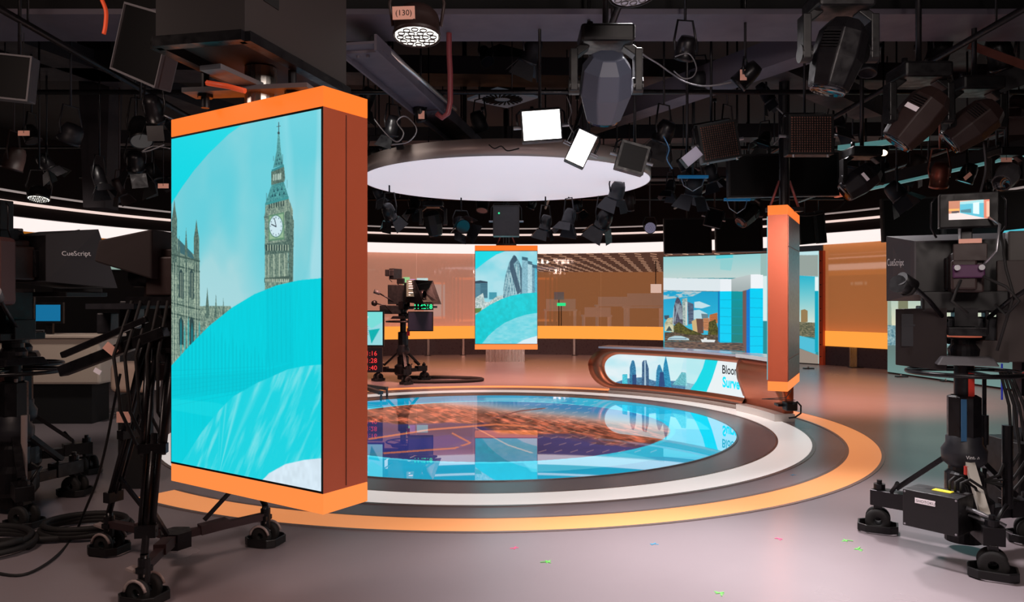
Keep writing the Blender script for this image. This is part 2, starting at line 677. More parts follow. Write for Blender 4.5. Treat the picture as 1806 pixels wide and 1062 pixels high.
# posts that carry the amber band
for i, px in enumerate((755, 817, 1013, 1507)):
    a, d = wall_angle(px)
    p = WC + Vector((math.cos(math.radians(a)), math.sin(math.radians(a)), 0)) * (WR - 0.06)
    e = empty('glass_wall_post', p, None, ['slim steel post under the amber band below the text-glass camera', 'slim steel post under the amber band, between set camera and small hanging screen', 'slim steel post under the amber band between small hanging screen and desk',
                                           'wide steel post under the amber band between the two LED walls'][i], 'post')
    g = MB(); g.box((0, 0, 0.22), (0.06 if i < 3 else 0.16, 0.05, 0.44)); g.build('upright', steel, e)
    g = MB(); g.box((0, -0.14, 0.008), (0.16 if i < 3 else 0.28, 0.2, 0.016)); g.build('foot_plate', black_metal, e)

# the office beyond the glass
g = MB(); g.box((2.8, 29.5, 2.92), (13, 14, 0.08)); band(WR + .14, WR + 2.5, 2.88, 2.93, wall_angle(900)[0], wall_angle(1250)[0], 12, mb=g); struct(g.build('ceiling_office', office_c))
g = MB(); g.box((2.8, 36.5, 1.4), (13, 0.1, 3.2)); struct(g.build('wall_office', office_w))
g = MB()
for iy in range(13):
    for ix in range(15):
        x0 = 0.3 + ix * 0.46 + (iy % 2) * 0.2
        y0 = 22.0 + iy * 1.1
        g.bar((x0, y0, 2.86), (x0 + 0.24, y0 + 0.34, 2.86), 0.013, 0.02)
tag(g.build('ceiling_light_slats', slat_on), 'hundreds of short slanting light slats on the office ceiling behind the glass', 'ceiling lights', kind='stuff')
for i, (px, py, d, w, h, lb) in enumerate(((988, 546, 26, 1.1, 0.42, 'pale office desk beyond the glass near the small hanging screen'),
                                            (1080, 538, 27, 1.2, 0.34, 'pale office desk beyond the glass in the middle of the amber panes'),
                                            (1135, 541, 25, 1.3, 0.5, 'pale office desk beyond the glass beside the LED wall'),
                                            (1052, 556, 24, 0.9, 0.3, 'low pale office desk beyond the glass, nearest the glass'))):
    c = at(px, py, d)
    e = empty('office_desk', (c.x, c.y, 0), None, lb, 'desk', 'office desks behind the glass wall')
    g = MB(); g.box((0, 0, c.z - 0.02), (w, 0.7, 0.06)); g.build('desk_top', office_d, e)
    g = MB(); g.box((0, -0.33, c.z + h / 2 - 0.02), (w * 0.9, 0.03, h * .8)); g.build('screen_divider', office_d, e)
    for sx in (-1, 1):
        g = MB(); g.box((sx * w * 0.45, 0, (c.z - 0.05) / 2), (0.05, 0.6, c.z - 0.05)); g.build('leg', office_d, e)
for i, (px, py, d, w, h, m, lb) in enumerate(((986, 522, 25.2, 0.32, 0.25, diff_off, 'small bluish monitor seen through the glass beside the small hanging screen'),
                                              (990, 537, 25.0, 0.28, 0.1, green_led, 'small green lit sign seen through the glass under a bluish monitor'),
                                              (1157, 509, 26, 0.36, 0.3, white_l, 'small lit window seen through the glass beside the LED wall'))):
    c = at(px, py, d)
    e = empty('office_monitor' if i < 2 else 'office_light', c, None, lb, 'monitor' if i < 2 else 'lamp')
    g = MB(); g.box((0, 0, 0), (w, 0.04, h)); g.build('display' if i < 2 else 'lit_pane', m, e)
    g = MB(); g.tube([(0, .06, -h / 2), (0, .06, -c.z)] if i < 2 else [(0, .06, h / 2), (0, .06, 2.88 - c.z)], .015, 6); g.build('pole', black, e)
    g = MB(); g.box((0, 0.08, 0), (w * .4, 0.1, h * .4)); g.build('stand' if i < 2 else 'back_box', black, e)
for i, (px, py, w, h, col, lb) in enumerate(((717, 496, 0.17, 0.22, (150, 215, 150), 'tiny pale green monitor reflected beside the text-glass camera'),
                                             (727, 498, 0.16, 0.18, (205, 150, 200), 'tiny pink monitor beside a pale green one above the camera'),
                                             (745, 497, 0.30, 0.20, (190, 225, 225), 'tiny pale cyan monitor above the camera hood'))):
    a, d = wall_angle(px)
    c = at(px, py, d - 0.12)
    e = empty('wall_monitor', c, None, lb, 'monitor')
    g = MB(); g.box((0, 0, 0), (w, 0.03, h)); g.build('display', mat('tiny_monitor_%d' % i, col, 0.4, emit=col, strength=0.8), e)
    g = MB(); g.box((0, 0.04, 0), (w * .8, 0.05, h * .8)); g.build('casing', black, e)

# ------------------------------------------------------------------ rings and round screen in the floor


def ring(name, r0, r1, z, m, c=DC, a0=0, a1=360, n=160):
    vs, fs = [], []
    for i in range(n + 1):
        a = math.radians(a0 + (a1 - a0) * i / n)
        for r, zz in ((r0, 0.0), (r0, z), (r1, z), (r1, 0.0)):
            vs.append((c.x + r * math.cos(a), c.y + r * math.sin(a), zz))
    for i in range(n):
        for k in range(3):
            b = i * 4 + k
            fs.append((b, b + 1, b + 5, b + 4))
    g = MB(); g.add(vs, fs)
    return g.build(name, m)


o = ring('white_floor_ring', 3.30, 3.635, 0.004, white_f)
tag(o, 'wide white ring set in the floor around the round screen', 'floor ring')
o = ring('orange_floor_ring', 3.98, 4.27, 0.004, orange_f, a0=-127, a1=150)
tag(o, 'glowing orange ring set in the floor, outermost around the stage', 'floor ring')
for r0, r1, t in ((3.635, 3.67, 'thin metal edge around the outside of the white floor ring'),
                  (3.275, 3.30, 'thin metal edge around the inside of the white floor ring'),
                  (3.95, 3.98, 'thin metal edge around the inside of the orange floor ring'),
                  (4.27, 4.30, 'thin metal edge around the outside of the orange floor ring')):
    a0_, a1_ = (0, 360) if r0 < 3.9 else (-127, 150)
    tag(ring('ring_edge', r0, r1, 0.0055, ringedge, a0=a0_, a1=a1_), t, 'edge strip')

# ---- picture of the floor screen: a dusk city seen from the air inside a cyan ring
RD = 2.87


def floor_p2c(px, py):
    p = on_floor(px, py)
    return ((p.x - DC.x) / (2 * RD) + 0.5, 0.5 - (p.y - DC.y) / (2 * RD))


cv = Canvas(560, 560, floor_p2c)
U = cv.X / cv.w
V = cv.Y / cv.h
xw = (U - 0.5) * 2 * RD
yw = (0.5 - V) * 2 * RD
r = np.hypot(xw, yw)
base = np.zeros_like(cv.a)
base[:] = (8, 150, 190)
n1 = fbm(U * 9, V * 9)[..., None]
base = base * (0.85 + 0.3 * n1)
cv.a[:] = base
# inner city picture
inn = r < 2.14
n_big = fbm(U * 7 + 3, V * 7 + 1, 4)
n_fine = fbm(U * 60, V * 28, 3)
n_st = fbm(U * 130 + yw * 9, V * 40 - xw * 6, 2)
city = np.array([132, 76, 60])[None, None] * (0.3 + 1.2 * n_fine[..., None]) + np.array([70, 30, 18])[None, None] * (n_st[..., None] > .58)
water = np.array([54, 54, 104])[None, None] * (0.7 + .6 * n_big[..., None])
# water (navy) on the left front, city beyond and to the right, haze and blue sky towards the far right
t_city = np.clip((yw * 1.0 + xw * 0.35 + (n_big - .5) * 2.4 + 0.55) * 3.0, 0, 1)[..., None]
im = water * (1 - t_city) + city * t_city
t_sky = np.clip((xw * 0.75 + yw * 1.0 - 0.75 + (n_big - .5) * .4) / 0.8, 0, 1)[..., None]
haze = np.array([196, 160, 148])[None, None] * np.ones_like(im)
blue = np.array([40, 128, 178])[None, None] * np.ones_like(im)
t_blue = np.clip((xw * 0.75 + yw * 1.0 - 1.2) / 1.0, 0, 1)[..., None]
im = im * (1 - t_sky) + (haze * (1 - t_blue) + blue * t_blue) * t_sky
cv.a[inn] = im[inn]
# river bends and roads
zz = lambda X, Y: (640 + X / 2.736, 680 + Y / 2.736)
for pl, col, w in (([(25, 262), (330, 215), (640, 190), (800, 200)], (222, 120, 78), 3.2), ([(430, 232), (520, 280), (440, 306), (100, 330)], (206, 110, 74), 3.0),
                   ([(540, 205), (700, 290), (820, 330)], (196, 130, 110), 2.2), ([(620, 160), (760, 125), (880, 112)], (120, 70, 66), 2.2),
                   ([(340, 262), (480, 300)], (60, 60, 120), 3.0)):
    for a_, b_ in zip(pl[:-1], pl[1:]):
        cv.line(zz(*a_), zz(*b_), w, col, .8)
cv.poly([zz(*p) for p in ((25, 275), (250, 262), (420, 240), (480, 270), (400, 300), (120, 320), (25, 330))], (44, 48, 118), .8)
# pale arcs inside the ring
ringm = (r > 2.14) & (r < 2.20)
cv.a[ringm] = (90, 205, 225)
zone = (r > 2.14) & (yw < -1.2) & (xw > -1.8) & (xw < 2.4)
cv.a[zone] = cv.a[zone] * .5 + np.array([60, 180, 215]) * .5
zone = (r > 2.14) & (xw > 1.2) & (yw > -1.9)
cv.a[zone] = cv.a[zone] * .3 + np.array([10, 185, 215]) * .7
zone = (r > 2.2) & (r < 2.6) & (np.sin(np.arctan2(yw, xw) * 5 + 1) > .3)
cv.a[zone] = cv.a[zone] * .6 + np.array([140, 220, 235]) * .4
img = cv.done()
SCR = empty('round_floor_screen', (DC.x, DC.y, 0), None, 'round glossy floor screen showing a dusk city from the air inside a cyan ring', 'floor screen')
NR, NA = 210, 620
h_, w_ = img.shape[:2]
rr = np.linspace(0.002, RD, NR)[:, None] * np.ones((1, NA))
aa = np.linspace(0, 2 * math.pi, NA)[None, :] * np.ones((NR, 1))
xx, yy = rr * np.cos(aa), rr * np.sin(aa)
ui = np.clip(((xx / (2 * RD) + .5) * w_).astype(int), 0, w_ - 1)
vi = np.clip(((.5 - yy / (2 * RD)) * h_).astype(int), 0, h_ - 1)
pol = img[vi, ui]
picture_mesh('picture', pol, lambda U_, V_: (xx, yy, xx * 0 + 0.006), led_floor, SCR)
g = MB()
g.lathe([(RD, 0.0), (RD, 0.0075), (RD + 0.02, 0.0075), (RD + 0.02, 0.0)], n=160, smooth=False)
g.build('rim', alu, SCR)
# coloured glass table of the base under the picture keeps the pane solid
g = MB(); g.lathe([(0, 0.001), (RD, 0.001)], n=96, smooth=False); g.build('base_plate', void, SCR)

# ------------------------------------------------------------------ pillars with a screen and two orange light boxes
TAN = (139, 205, 214)


def pillar(name, L, R, back, z0, z1, bar, m_body, label, art=None, seam=None):
    """L, R: front lower corners seen from the front face; back: vector to the rear"""
    L, R, B = Vector((*L, 0)), Vector((*R, 0)), Vector((*back, 0))
    c = (L + R + B) / 2
    e = empty(name, (c.x, c.y, z0), None, label, 'screen pillar')
    q = [L - c, R - c, R + B - c, L + B - c]
    for p in q:
        p.z = 0
    H = z1 - z0

    def ringbox(za, zb, grow):
        s = 1 + grow
        a = [(p.x * s, p.y * s, za) for p in q]
        b = [(p.x * s, p.y * s, zb) for p in q]
        g_ = MB(); g_.hull8(a, b)
        return g_
    ringbox(bar, H - bar, 0.0).build('body', m_body, e)
    ringbox(0, bar - 0.002, 0.0).build('lower_light_box', orange_t, e)
    ringbox(H - bar + 0.002, H, 0.0).build('upper_light_box', orange, e)
    if seam:
        a, b = q[1], q[2]
        nrm = Vector((b.y - a.y, -(b.x - a.x), 0)).normalized()
        g_ = MB()
        for t in seam:
            p = a.lerp(b, t) + nrm * 0.001
            g_.box((p.x, p.y, H / 2), (0.004, 0.004, H - 2 * bar - 0.02))
        g_.build('panel_seam', coppaint_d, e)
    if art is not None:
        img_, nm, off = art
        fx = (q[1] - q[0])
        n = Vector((fx.y, -fx.x, 0)).normalized()
        o0 = q[0] + n * off
        picture_mesh('screen', img_, lambda U_, V_: (o0.x + fx.x * (U_ * .985 + .0075), o0.y + fx.y * (U_ * .985 + .0075), (H - bar - 0.01) - V_ * (H - 2 * bar - 0.02)), led_m, e)
    return e, q, H


# ---- picture 1: the clock tower and the gothic palace
PL, PR = Vector((-1.607, 3.610)), Vector((-0.748, 3.033))
ZB, ZT, BAR = 0.653, 2.354, 0.082


def plane_p2c(L, R, ztop, zbot):
    d = R - L

    def f(px, py):
        k = (px - CX) / F
        # point (k t, t) on L + s d
        det = k * -d.y + d.x
        # k t = L.x + s d.x ; t = L.y + s d.y
        s_ = (k * L.y - L.x) / (d.x - k * d.y)
        t = L.y + s_ * d.y
        z = CAMH - (py - CY) / F * t
        return s_, (ztop - z) / (ztop - zbot)
    return f


cv = Canvas(340, 620, plane_p2c(PL, PR, ZT - BAR, ZB + BAR))
Us, Vs = cv.X / cv.w, cv.Y / cv.h
n = fbm(Us * 3.2 + 4, Vs * 4.2 + 9, 4)
n2 = fbm(Us * 2.5 + 8, Vs * 1.4 + 2, 3)
t = np.clip((n - .38) * 3.4, 0, 1)[..., None]
sky = np.array([118, 206, 217]) * (1 - t) + np.array([160, 214, 220]) * t
t2 = np.clip((.5 - n2) * 4, 0, .75)[..., None]
sky = sky * (1 - t2) + np.array([88, 205, 220]) * t2
t3 = np.clip((Us - .72) * 5, 0, 1)[..., None] * np.clip((fbm(Us * 9 + 1, Vs * 1.6, 3) - .45) * 6, 0, 1)[..., None] * .8
sky = sky * (1 - t3) + np.array([172, 222, 232]) * t3
t4 = np.clip(1 - np.abs(Vs - .50) / .13, 0, 1)[..., None] * np.clip(1 - Us * 1.1, 0, 1)[..., None] * .7
sky = sky * (1 - t4) + np.array([176, 218, 224]) * t4
cv.a[:] = sky


def stone(light, dark, fx, fy):
    L_, D_ = np.array(light, float), np.array(dark, float)

    def tex(X, Y, src, reg):
        a = vnoise(X * fx, Y * fy)
        b = vnoise(X * fx * .37 + 40, Y * 1.1 + 3)
        k = np.clip(a * .75 + b * .5 - .1, 0, 1)[..., None]
        return D_ * (1 - k) + L_ * k
    return tex


ST = stone((176, 196, 172), (66, 92, 88), 1.1, .22)
STs = stone((120, 148, 132), (50, 74, 72), 1.1, .3)
GR = stone((96, 178, 176), (44, 112, 118), .9, .5)
cyan = (0, 215, 228)
cv.poly([(295, 225), (433, 213), (404, 234), (369, 268), (343, 298), (322, 327), (306, 352), (295, 372)], cyan)
# clock tower (design frame of an enlarged view: x = 440 + X / 3.315, y = 200 + Y / 3.319)
zt = lambda X, Y: (440 + X / 3.315, 200 + Y / 3.319)
T = lambda *pp: [zt(*p) for p in pp]
cv.poly(T((97, 800), (232, 790), (240, 1090), (97, 1120)), (150, 170, 150), 1, ST)
cv.poly(T((232, 600), (268, 620), (262, 1080), (238, 1090)), (110, 140, 130), 1, STs)
for X in range(106, 232, 9):
    cv.line(zt(X, 822), zt(X, 960), .9, (84, 108, 96), .8)
for X in (118, 150, 182, 212):
    cv.line(zt(X, 822), zt(X, 960), 1.2, (206, 220, 196), .7)
cv.poly(T((94, 962), (240, 950), (240, 976), (94, 990)), (70, 92, 84), .9)
for X in range(100, 236, 12):
    cv.poly(T((X, 968), (X + 6, 967), (X + 6, 985), (X, 986)), (196, 208, 186))
cv.poly(T((95, 760), (222, 742), (266, 752), (262, 800), (236, 812), (97, 826)), (126, 150, 134), 1, STs)
for X in range(104, 226, 15):
    cv.poly(T((X, 768), (X + 7, 767), (X + 7, 800), (X, 802)), (44, 66, 66), .9)
    cv.poly(T((X + 8, 766), (X + 12, 765), (X + 12, 800), (X + 8, 802)), (190, 206, 180), .9)
cv.poly(T((94, 596), (106, 524), (236, 488), (262, 560), (266, 752), (232, 742), (97, 762)), (140, 164, 146), 1, ST)
cv.poly(T((216, 574), (236, 560), (262, 600), (264, 750), (222, 742)), (104, 132, 122), 1, STs)
cv.poly(T((118, 592), (210, 572), (212, 734), (118, 744)), (96, 140, 112))
cv.poly(T((124, 600), (204, 582), (206, 722), (124, 734)), (150, 186, 150))
ell = lambda cx, cy, a, b, k=40: [zt(cx + a * math.cos(2 * math.pi * i / k), cy + b * math.sin(2 * math.pi * i / k)) for i in range(k)]
cv.poly(ell(162, 656, 43, 68), (92, 138, 122))
cv.poly(ell(162, 656, 38, 62), (206, 232, 240))
for i in range(12):
    a = 2 * math.pi * i / 12
    cv.line(zt(162 + 29 * math.cos(a), 656 + 47 * math.sin(a)), zt(162 + 35 * math.cos(a), 656 + 57 * math.sin(a)), .9, (40, 60, 80))
cv.line(zt(164, 660), zt(134, 644), 1.6, (20, 30, 44))
cv.line(zt(164, 660), zt(152, 606), 1.1, (20, 30, 44))
for X in range(120, 212, 14):
    cv.poly(T((X, 524 - (X - 120) * .2), (X + 6, 522 - (X - 120) * .2), (X + 6, 552 - (X - 120) * .2), (X, 554 - (X - 120) * .2)), (40, 66, 66))
cv.line(zt(92, 604), zt(108, 600), 3, (80, 104, 98)); cv.line(zt(100, 520), zt(100, 600), 1.6, (110, 136, 124))
cv.line(zt(246, 520), zt(250, 620), 2.2, (110, 136, 124))
cv.poly(T((98, 526), (136, 412), (208, 392), (238, 488), (236, 494), (104, 530)), (72, 160, 164), 1, GR)
for (X, Y) in ((146, 442), (168, 436), (192, 430), (136, 470), (152, 468), (178, 462), (204, 456)):
    cv.poly(T((X, Y + 12), (X + 5, Y - 10), (X + 10, Y + 12)), (24, 74, 86))
cv.poly(T((100, 520), (238, 480), (238, 494), (100, 532)), (60, 148, 150))
cv.poly(T((134, 332), (210, 300), (216, 372), (212, 392), (134, 412)), (104, 136, 128), 1, STs)
for X in range(146, 196, 10):
    cv.poly(T((X, 350 - (X - 146) * .2), (X + 5, 349 - (X - 146) * .2), (X + 5, 386 - (X - 146) * .2), (X, 388 - (X - 146) * .2)), (202, 226, 214))
cv.poly(T((136, 322), (208, 290), (210, 304), (136, 334)), (50, 134, 140))
cv.poly(T((146, 312), (166, 210), (174, 104), (182, 104), (190, 200), (204, 292)), (72, 160, 166), 1, GR)
for (X, Y) in ((166, 262), (180, 256), (160, 286), (176, 282), (190, 276), (172, 232)):
    cv.poly(T((X, Y + 8), (X + 4, Y - 8), (X + 8, Y + 8)), (24, 76, 88))
cv.line(zt(178, 110), zt(178, 40), 1.0, (36, 60, 66)); cv.line(zt(166, 66), zt(190, 62), .9, (36, 60, 66)); cv.poly(ell(178, 104, 7, 8), (24, 56, 64))
for X, Y0, Y1 in ((202, 230, 280), (148, 240, 270), (228, 380, 430), (106, 460, 510)):
    cv.line(zt(X, Y0), zt(X, Y1), .7, (70, 110, 112), .8)
# palace on the left (x = 290 + X / 2.724, y = 150 + Y / 2.723)
zp = lambda X, Y: (290 + X / 2.724, 150 + Y / 2.723)
Pp = lambda *pp: [zp(*p) for p in pp]
cv.poly(Pp((33, 700), (66, 735), (140, 810), (170, 830), (172, 1062), (200, 1062), (240, 1062), (320, 1062), (560, 1500), (33, 1700)), (120, 150, 130), 1, ST)
cv.poly(Pp((66, 735), (130, 800), (150, 840), (66, 800)), (62, 104, 110))
for X, Y0, w in ((48, 545, 26), (105, 680, 12), (155, 640, 26), (72, 712, 10), (208, 970, 16), (250, 1000, 12), (286, 1020, 12)):
    cv.poly(Pp((X - w / 2, 900 if X < 200 else 1120), (X - w / 2, Y0 + 95), (X - w / 5, Y0 + 45), (X, Y0), (X + w / 5, Y0 + 45), (X + w / 2, Y0 + 95), (X + w / 2, 900 if X < 200 else 1120)), (90, 130, 120), 1, STs)
for Y in (815, 865, 1050, 1100):
    cv.poly(Pp((33, Y - 8), (172, Y + 26), (172, Y + 34), (33, Y)), (60, 84, 78), .85)
for X, w in ((70, 22), (122, 20)):
    cv.poly(Pp((X, 1020), (X, 900), (X + w / 2, 880), (X + w, 905), (X + w, 1030)), (38, 62, 66), .9)
    for k in (1, 2):
        cv.line(zp(X + w * k / 3, 900), zp(X + w * k / 3, 1026), .7, (170, 190, 168))
    cv.poly(Pp((X, 1250), (X, 1130), (X + w / 2, 1112), (X + w, 1136), (X + w, 1250)), (38, 62, 66), .9)
    cv.poly(Pp((X, 1440), (X, 1320), (X + w / 2, 1302), (X + w, 1326), (X + w, 1440)), (38, 62, 66), .9)
for X in (44, 56, 100, 112, 150, 162):
    cv.line(zp(X, 850), zp(X, 1600), 1.4, (190, 206, 184), .6)
    cv.line(zp(X + 4, 850), zp(X + 4, 1600), .9, (48, 72, 70), .6)
for Y in range(880, 1560, 26):
    cv.line(zp(33, Y), zp(170 if Y < 1050 else 200, Y + 18), .7, (62, 86, 80), .5)
# the cyan arcs over the lower half
arc1 = [(303, 645), (335, 610), (370, 575), (410, 543), (450, 519), (490, 503), (530, 494), (572, 490)]
low = cv.mask(arc1 + [(576, 900), (296, 900), (296, 655)])
m_, sl = low
src = cv.a[sl]
X_, Y_ = cv.X[sl] / cv.SS, cv.Y[sl] / cv.SS
lum = (0.98 + 0.025 * (vnoise(X_ * .5, Y_ * .03) - .5))[..., None]
cyn = np.broadcast_to(np.array([0, 212, 226], float), src.shape) * lum
cv.a[sl] = np.where(m_[..., None], cyn, src)
# faint palace inside the band
for k in range(26):
    x0 = 318 + k * 6.6
    ytop = 560 + k * 2.8 + 10 * math.sin(k * 2.1)
    cv.poly([(x0, 700), (x0, ytop + 14), (x0 + 1.3, ytop), (x0 + 2.6, ytop + 14), (x0 + 2.6, 690)], (0, 186, 202), .45)
for k in range(8):
    cv.line((303, 655 + k * 9), (470, 648 + k * 5.5), 1.2, (0, 180, 198), .4)
cv.poly([(303, 668), (470, 655), (520, 640), (520, 660), (440, 690), (303, 705)], (0, 190, 206), .35)
cv.poly([(470, 510), (518, 500), (520, 640), (472, 650)], (0, 196, 212), .4)
for k in range(6):
    cv.line((474 + k * 8, 508), (475 + k * 8, 640), .8, (0, 178, 194), .5)
cv.poly([(303, 705), (380, 712), (470, 735), (400, 742), (303, 725)], (60, 226, 234), .25)
arc2 = [(318, 822), (330, 805), (356, 765), (382, 732), (411, 702), (455, 677), (473, 669.5), (510, 653), (540, 647), (574, 644)]
m_, sl = cv.mask(arc2 + [(576, 900), (300, 900)])
X_, Y_ = cv.X[sl] / cv.SS, cv.Y[sl] / cv.SS
uu, vv = X_ / 340, Y_ / 620
st = fbm(X_ * .10 + Y_ * .05, Y_ * .012 - X_ * .008 + 3, 4)
gr_ = vnoise(X_ * .9, Y_ * .9)
k = np.clip((st - .42) * 3.0, 0, 1) * .75 + .12 * gr_
# broad pale diagonal beams that fan from the lower left
ang = np.arctan2((1.02 - vv), (uu - .35) * 1.0)
for a_, w_a, s_ in ((1.05, .05, .8), (1.32, .035, .5), (.80, .05, .45), (1.5, .03, .35)):
    k = np.maximum(k, np.exp(-((ang - a_) / w_a) ** 2) * s_)
k = np.clip(k, 0, .9)[..., None]
c2 = np.array([20, 210, 224]) * (1 - k) + np.array([130, 226, 234]) * k
cv.a[sl] = np.where(m_[..., None], c2, cv.a[sl])
cv.poly([(455, 860), (477, 838), (506, 822), (540, 814.5), (576, 811), (580, 900), (440, 900)], (216, 234, 246), 1,
        lambda X, Y, s_, r_: s_ * (0.96 + .06 * vnoise(X * .2, Y * .1))[..., None])
img_big = cv.done()
BV = (0.136, 0.208)
big, q_, H_ = pillar('screen_pillar', PL, PR, BV, ZB, ZT, BAR, coppaint,
                     'largest hanging copper screen pillar, its screen showing a gothic clock tower under cyan arcs', (img_big, 'a', 0.004), seam=(0.5,))
g = MB()
a_, b_ = q_[0], q_[1]
n_ = Vector((b_.y - a_.y, -(b_.x - a_.x), 0)).normalized() * 0.002
g.hull8([(a_.x + n_.x, a_.y + n_.y, BAR), (b_.x + n_.x, b_.y + n_.y, BAR), (b_.x, b_.y, BAR), (a_.x, a_.y, BAR)],
        [(a_.x + n_.x, a_.y + n_.y, H_ - BAR), (b_.x + n_.x, b_.y + n_.y, H_ - BAR), (b_.x, b_.y, H_ - BAR), (a_.x, a_.y, H_ - BAR)])
g.build('screen_backing', void, big)

# ---- picture 2: the curved tower on the small pillar (x = 820 + X / 4.427, y = 420 + Y / 4.427)
zs = lambda X, Y: (820 + X / 4.427, 420 + Y / 4.427)
Q = lambda *pp: [zs(*p) for p in pp]
cv = Canvas(180, 270, lambda px, py: ((px - 837.6) / (948 - 837.6), (py - 442) / (608 - 442)))
Us, Vs = cv.X / cv.w, cv.Y / cv.h
k = np.clip((fbm(Us * 3 + 1, Vs * 6 + 2, 3) - .4) * 3, 0, 1)[..., None]
cv.a[:] = np.array([128, 212, 226]) * (1 - k) + np.array([170, 222, 232]) * k
cv.poly(Q((70, 95), (325, 95), (245, 125), (170, 175), (110, 222), (70, 252)), cyan)
cv.poly(Q((78, 340), (176, 340), (176, 470), (78, 470)), (70, 120, 140))
for Y in range(350, 470, 12):
    cv.line(zs(120, Y), zs(176, Y), .8, (30, 80, 100))
    cv.line(zs(78, Y), zs(120, Y), .8, (100, 150, 165))
cv.poly(Q((78, 336), (120, 330), (176, 340), (176, 350), (78, 352)), (40, 66, 84))
cv.poly(Q((188, 424), (248, 424), (248, 480), (188, 480)), (60, 150, 170))
cv.poly(Q((78, 470), (140, 430), (155, 500), (190, 500), (250, 455), (340, 440), (340, 560), (78, 600)), (206, 224, 222), 1, stone((226, 236, 232), (130, 158, 158), .4, .3))
cv.poly(Q((78, 550), (130, 548), (120, 580), (78, 590)), (90, 130, 70))
gh = [(296, 470), (300, 400), (316, 290), (345, 190), (372, 140), (384, 128), (398, 138), (424, 180), (448, 240), (466, 320), (472, 400), (470, 470)]
cv.poly(Q(*gh), (96, 150, 168), 1, stone((150, 196, 204), (70, 116, 136), .3, .3))
for k_ in range(-3, 5):
    for sgn in (1, -1):
        cv.line(zs(384 + sgn * (k_ * 34 - 60), 130), zs(384 + sgn * (k_ * 34 + 110), 480), 0.9, (190, 226, 232), .0)
for k_ in range(7):
    x0 = 312 + k_ * 24
    cv.line(zs(x0 + 20, 200 + abs(k_ - 3) * 24), zs(x0 + 60 - k_ * 10, 470), 1.0, (206, 232, 236), .7)
    cv.line(zs(x0 + 20, 220 + abs(k_ - 3) * 24), zs(x0 - 20 + k_ * 2, 470), 1.0, (206, 232, 236), .6)
cv.poly(Q((352, 180), (384, 130), (400, 142), (410, 170), (380, 200), (440, 420), (410, 440), (350, 240)), (44, 70, 92), .8)
cv.poly(Q((424, 180), (448, 240), (466, 320), (472, 400), (470, 470), (440, 460), (430, 300)), (50, 84, 104), .7)
for X0, Y0, X1, c_ in ((446, 142, 492, (110, 160, 176)), (492, 175, 526, (150, 190, 200)), (526, 200, 546, (80, 130, 150)), (546, 205, 572, (60, 160, 184))):
    cv.poly(Q((X0, Y0), (X1, Y0 + 8), (X1, 470), (X0, 470)), c_, 1, stone(tuple(min(255, v + 40) for v in c_), c_, .5, .4))
    cv.poly(Q((X0, Y0), (X1, Y0 + 8), (X1, Y0 + 34), (X0, Y0 + 26)), (40, 84, 104), .8)
arc = [(70, 612), (130, 566), (200, 520), (280, 480), (360, 452), (450, 434), (580, 424)]
m_, sl = cv.mask(Q(*arc, (580, 900), (70, 900)))
X_, Y_ = cv.X[sl] / 2, cv.Y[sl] / 2
c2 = np.array([0, 205, 214]) * (0.9 + .16 * fbm(X_ * .12, Y_ * .1, 3))[..., None]
cv.a[sl] = np.where(m_[..., None], c2, cv.a[sl])
arc = [(128, 835), (180, 770), (240, 715), (310, 665), (400, 625), (480, 600), (580, 584)]
m_, sl = cv.mask(Q(*arc, (580, 900), (110, 900)))
X_, Y_ = cv.X[sl] / 2, cv.Y[sl] / 2
k = np.clip(fbm(X_ * .08, Y_ * .2, 3) * 1.2 - .2, 0, 1)[..., None]
c2 = np.array([96, 208, 222]) * (1 - k) + np.array([150, 222, 232]) * k
cv.a[sl] = np.where(m_[..., None], c2, cv.a[sl])
cv.poly(Q((390, 840), (460, 800), (520, 780), (580, 766), (580, 860), (380, 860)), (216, 236, 244))
img_s = cv.done()
ds = 12.7
xl, xr = (837.4 - CX) / F * ds, (948.2 - CX) / F * ds
pillar('screen_pillar', (xl, ds), (xr, ds), (0, .22), 1.5 - 85.5 / F * ds, 1.5 + 98 / F * ds, 0.085, coppaint,
       'smallest hanging screen pillar, facing the stage, its screen showing a rounded glass tower', (img_s, 'b', 0.004))

# ---- right pillar: seen from its copper side and bronze back
cr_ = Vector((2.51, 6.97))
ln = Vector((0.45, 0.91))
pb = Vector((-0.157, 0.075))
e, q_, H_ = pillar('screen_pillar', cr_ + pb, cr_, ln, 1.5 - 160 * 6.97 / F, 1.5 + 170 * 6.97 / F, 0.088, coppaint,
                   'hanging copper screen pillar in front of the desk end, seen from its narrow side and bronze back')
# bronze door on the long face
a_, b_ = q_[1], q_[2]
dn = Vector((b_.y - a_.y, -(b_.x - a_.x), 0)).normalized() * 0.004
for nm, t0, t1, z0, z1 in (('door', 0.04, 0.96, 0.30, 1.32), ('panel', 0.04, 0.96, 1.335, H_ - 0.10), ('panel', 0.04, 0.96, 0.10, 0.288)):
    p, r_ = a_.lerp(b_, t0), a_.lerp(b_, t1)
    g = MB()
    g.hull8([(p.x, p.y, z0), (p.x + dn.x, p.y + dn.y, z0), (r_.x + dn.x, r_.y + dn.y, z0), (r_.x, r_.y, z0)],
            [(p.x, p.y, z1), (p.x + dn.x, p.y + dn.y, z1), (r_.x + dn.x, r_.y + dn.y, z1), (r_.x, r_.y, z1)])
    o = g.build(nm, coppaint_d, e)
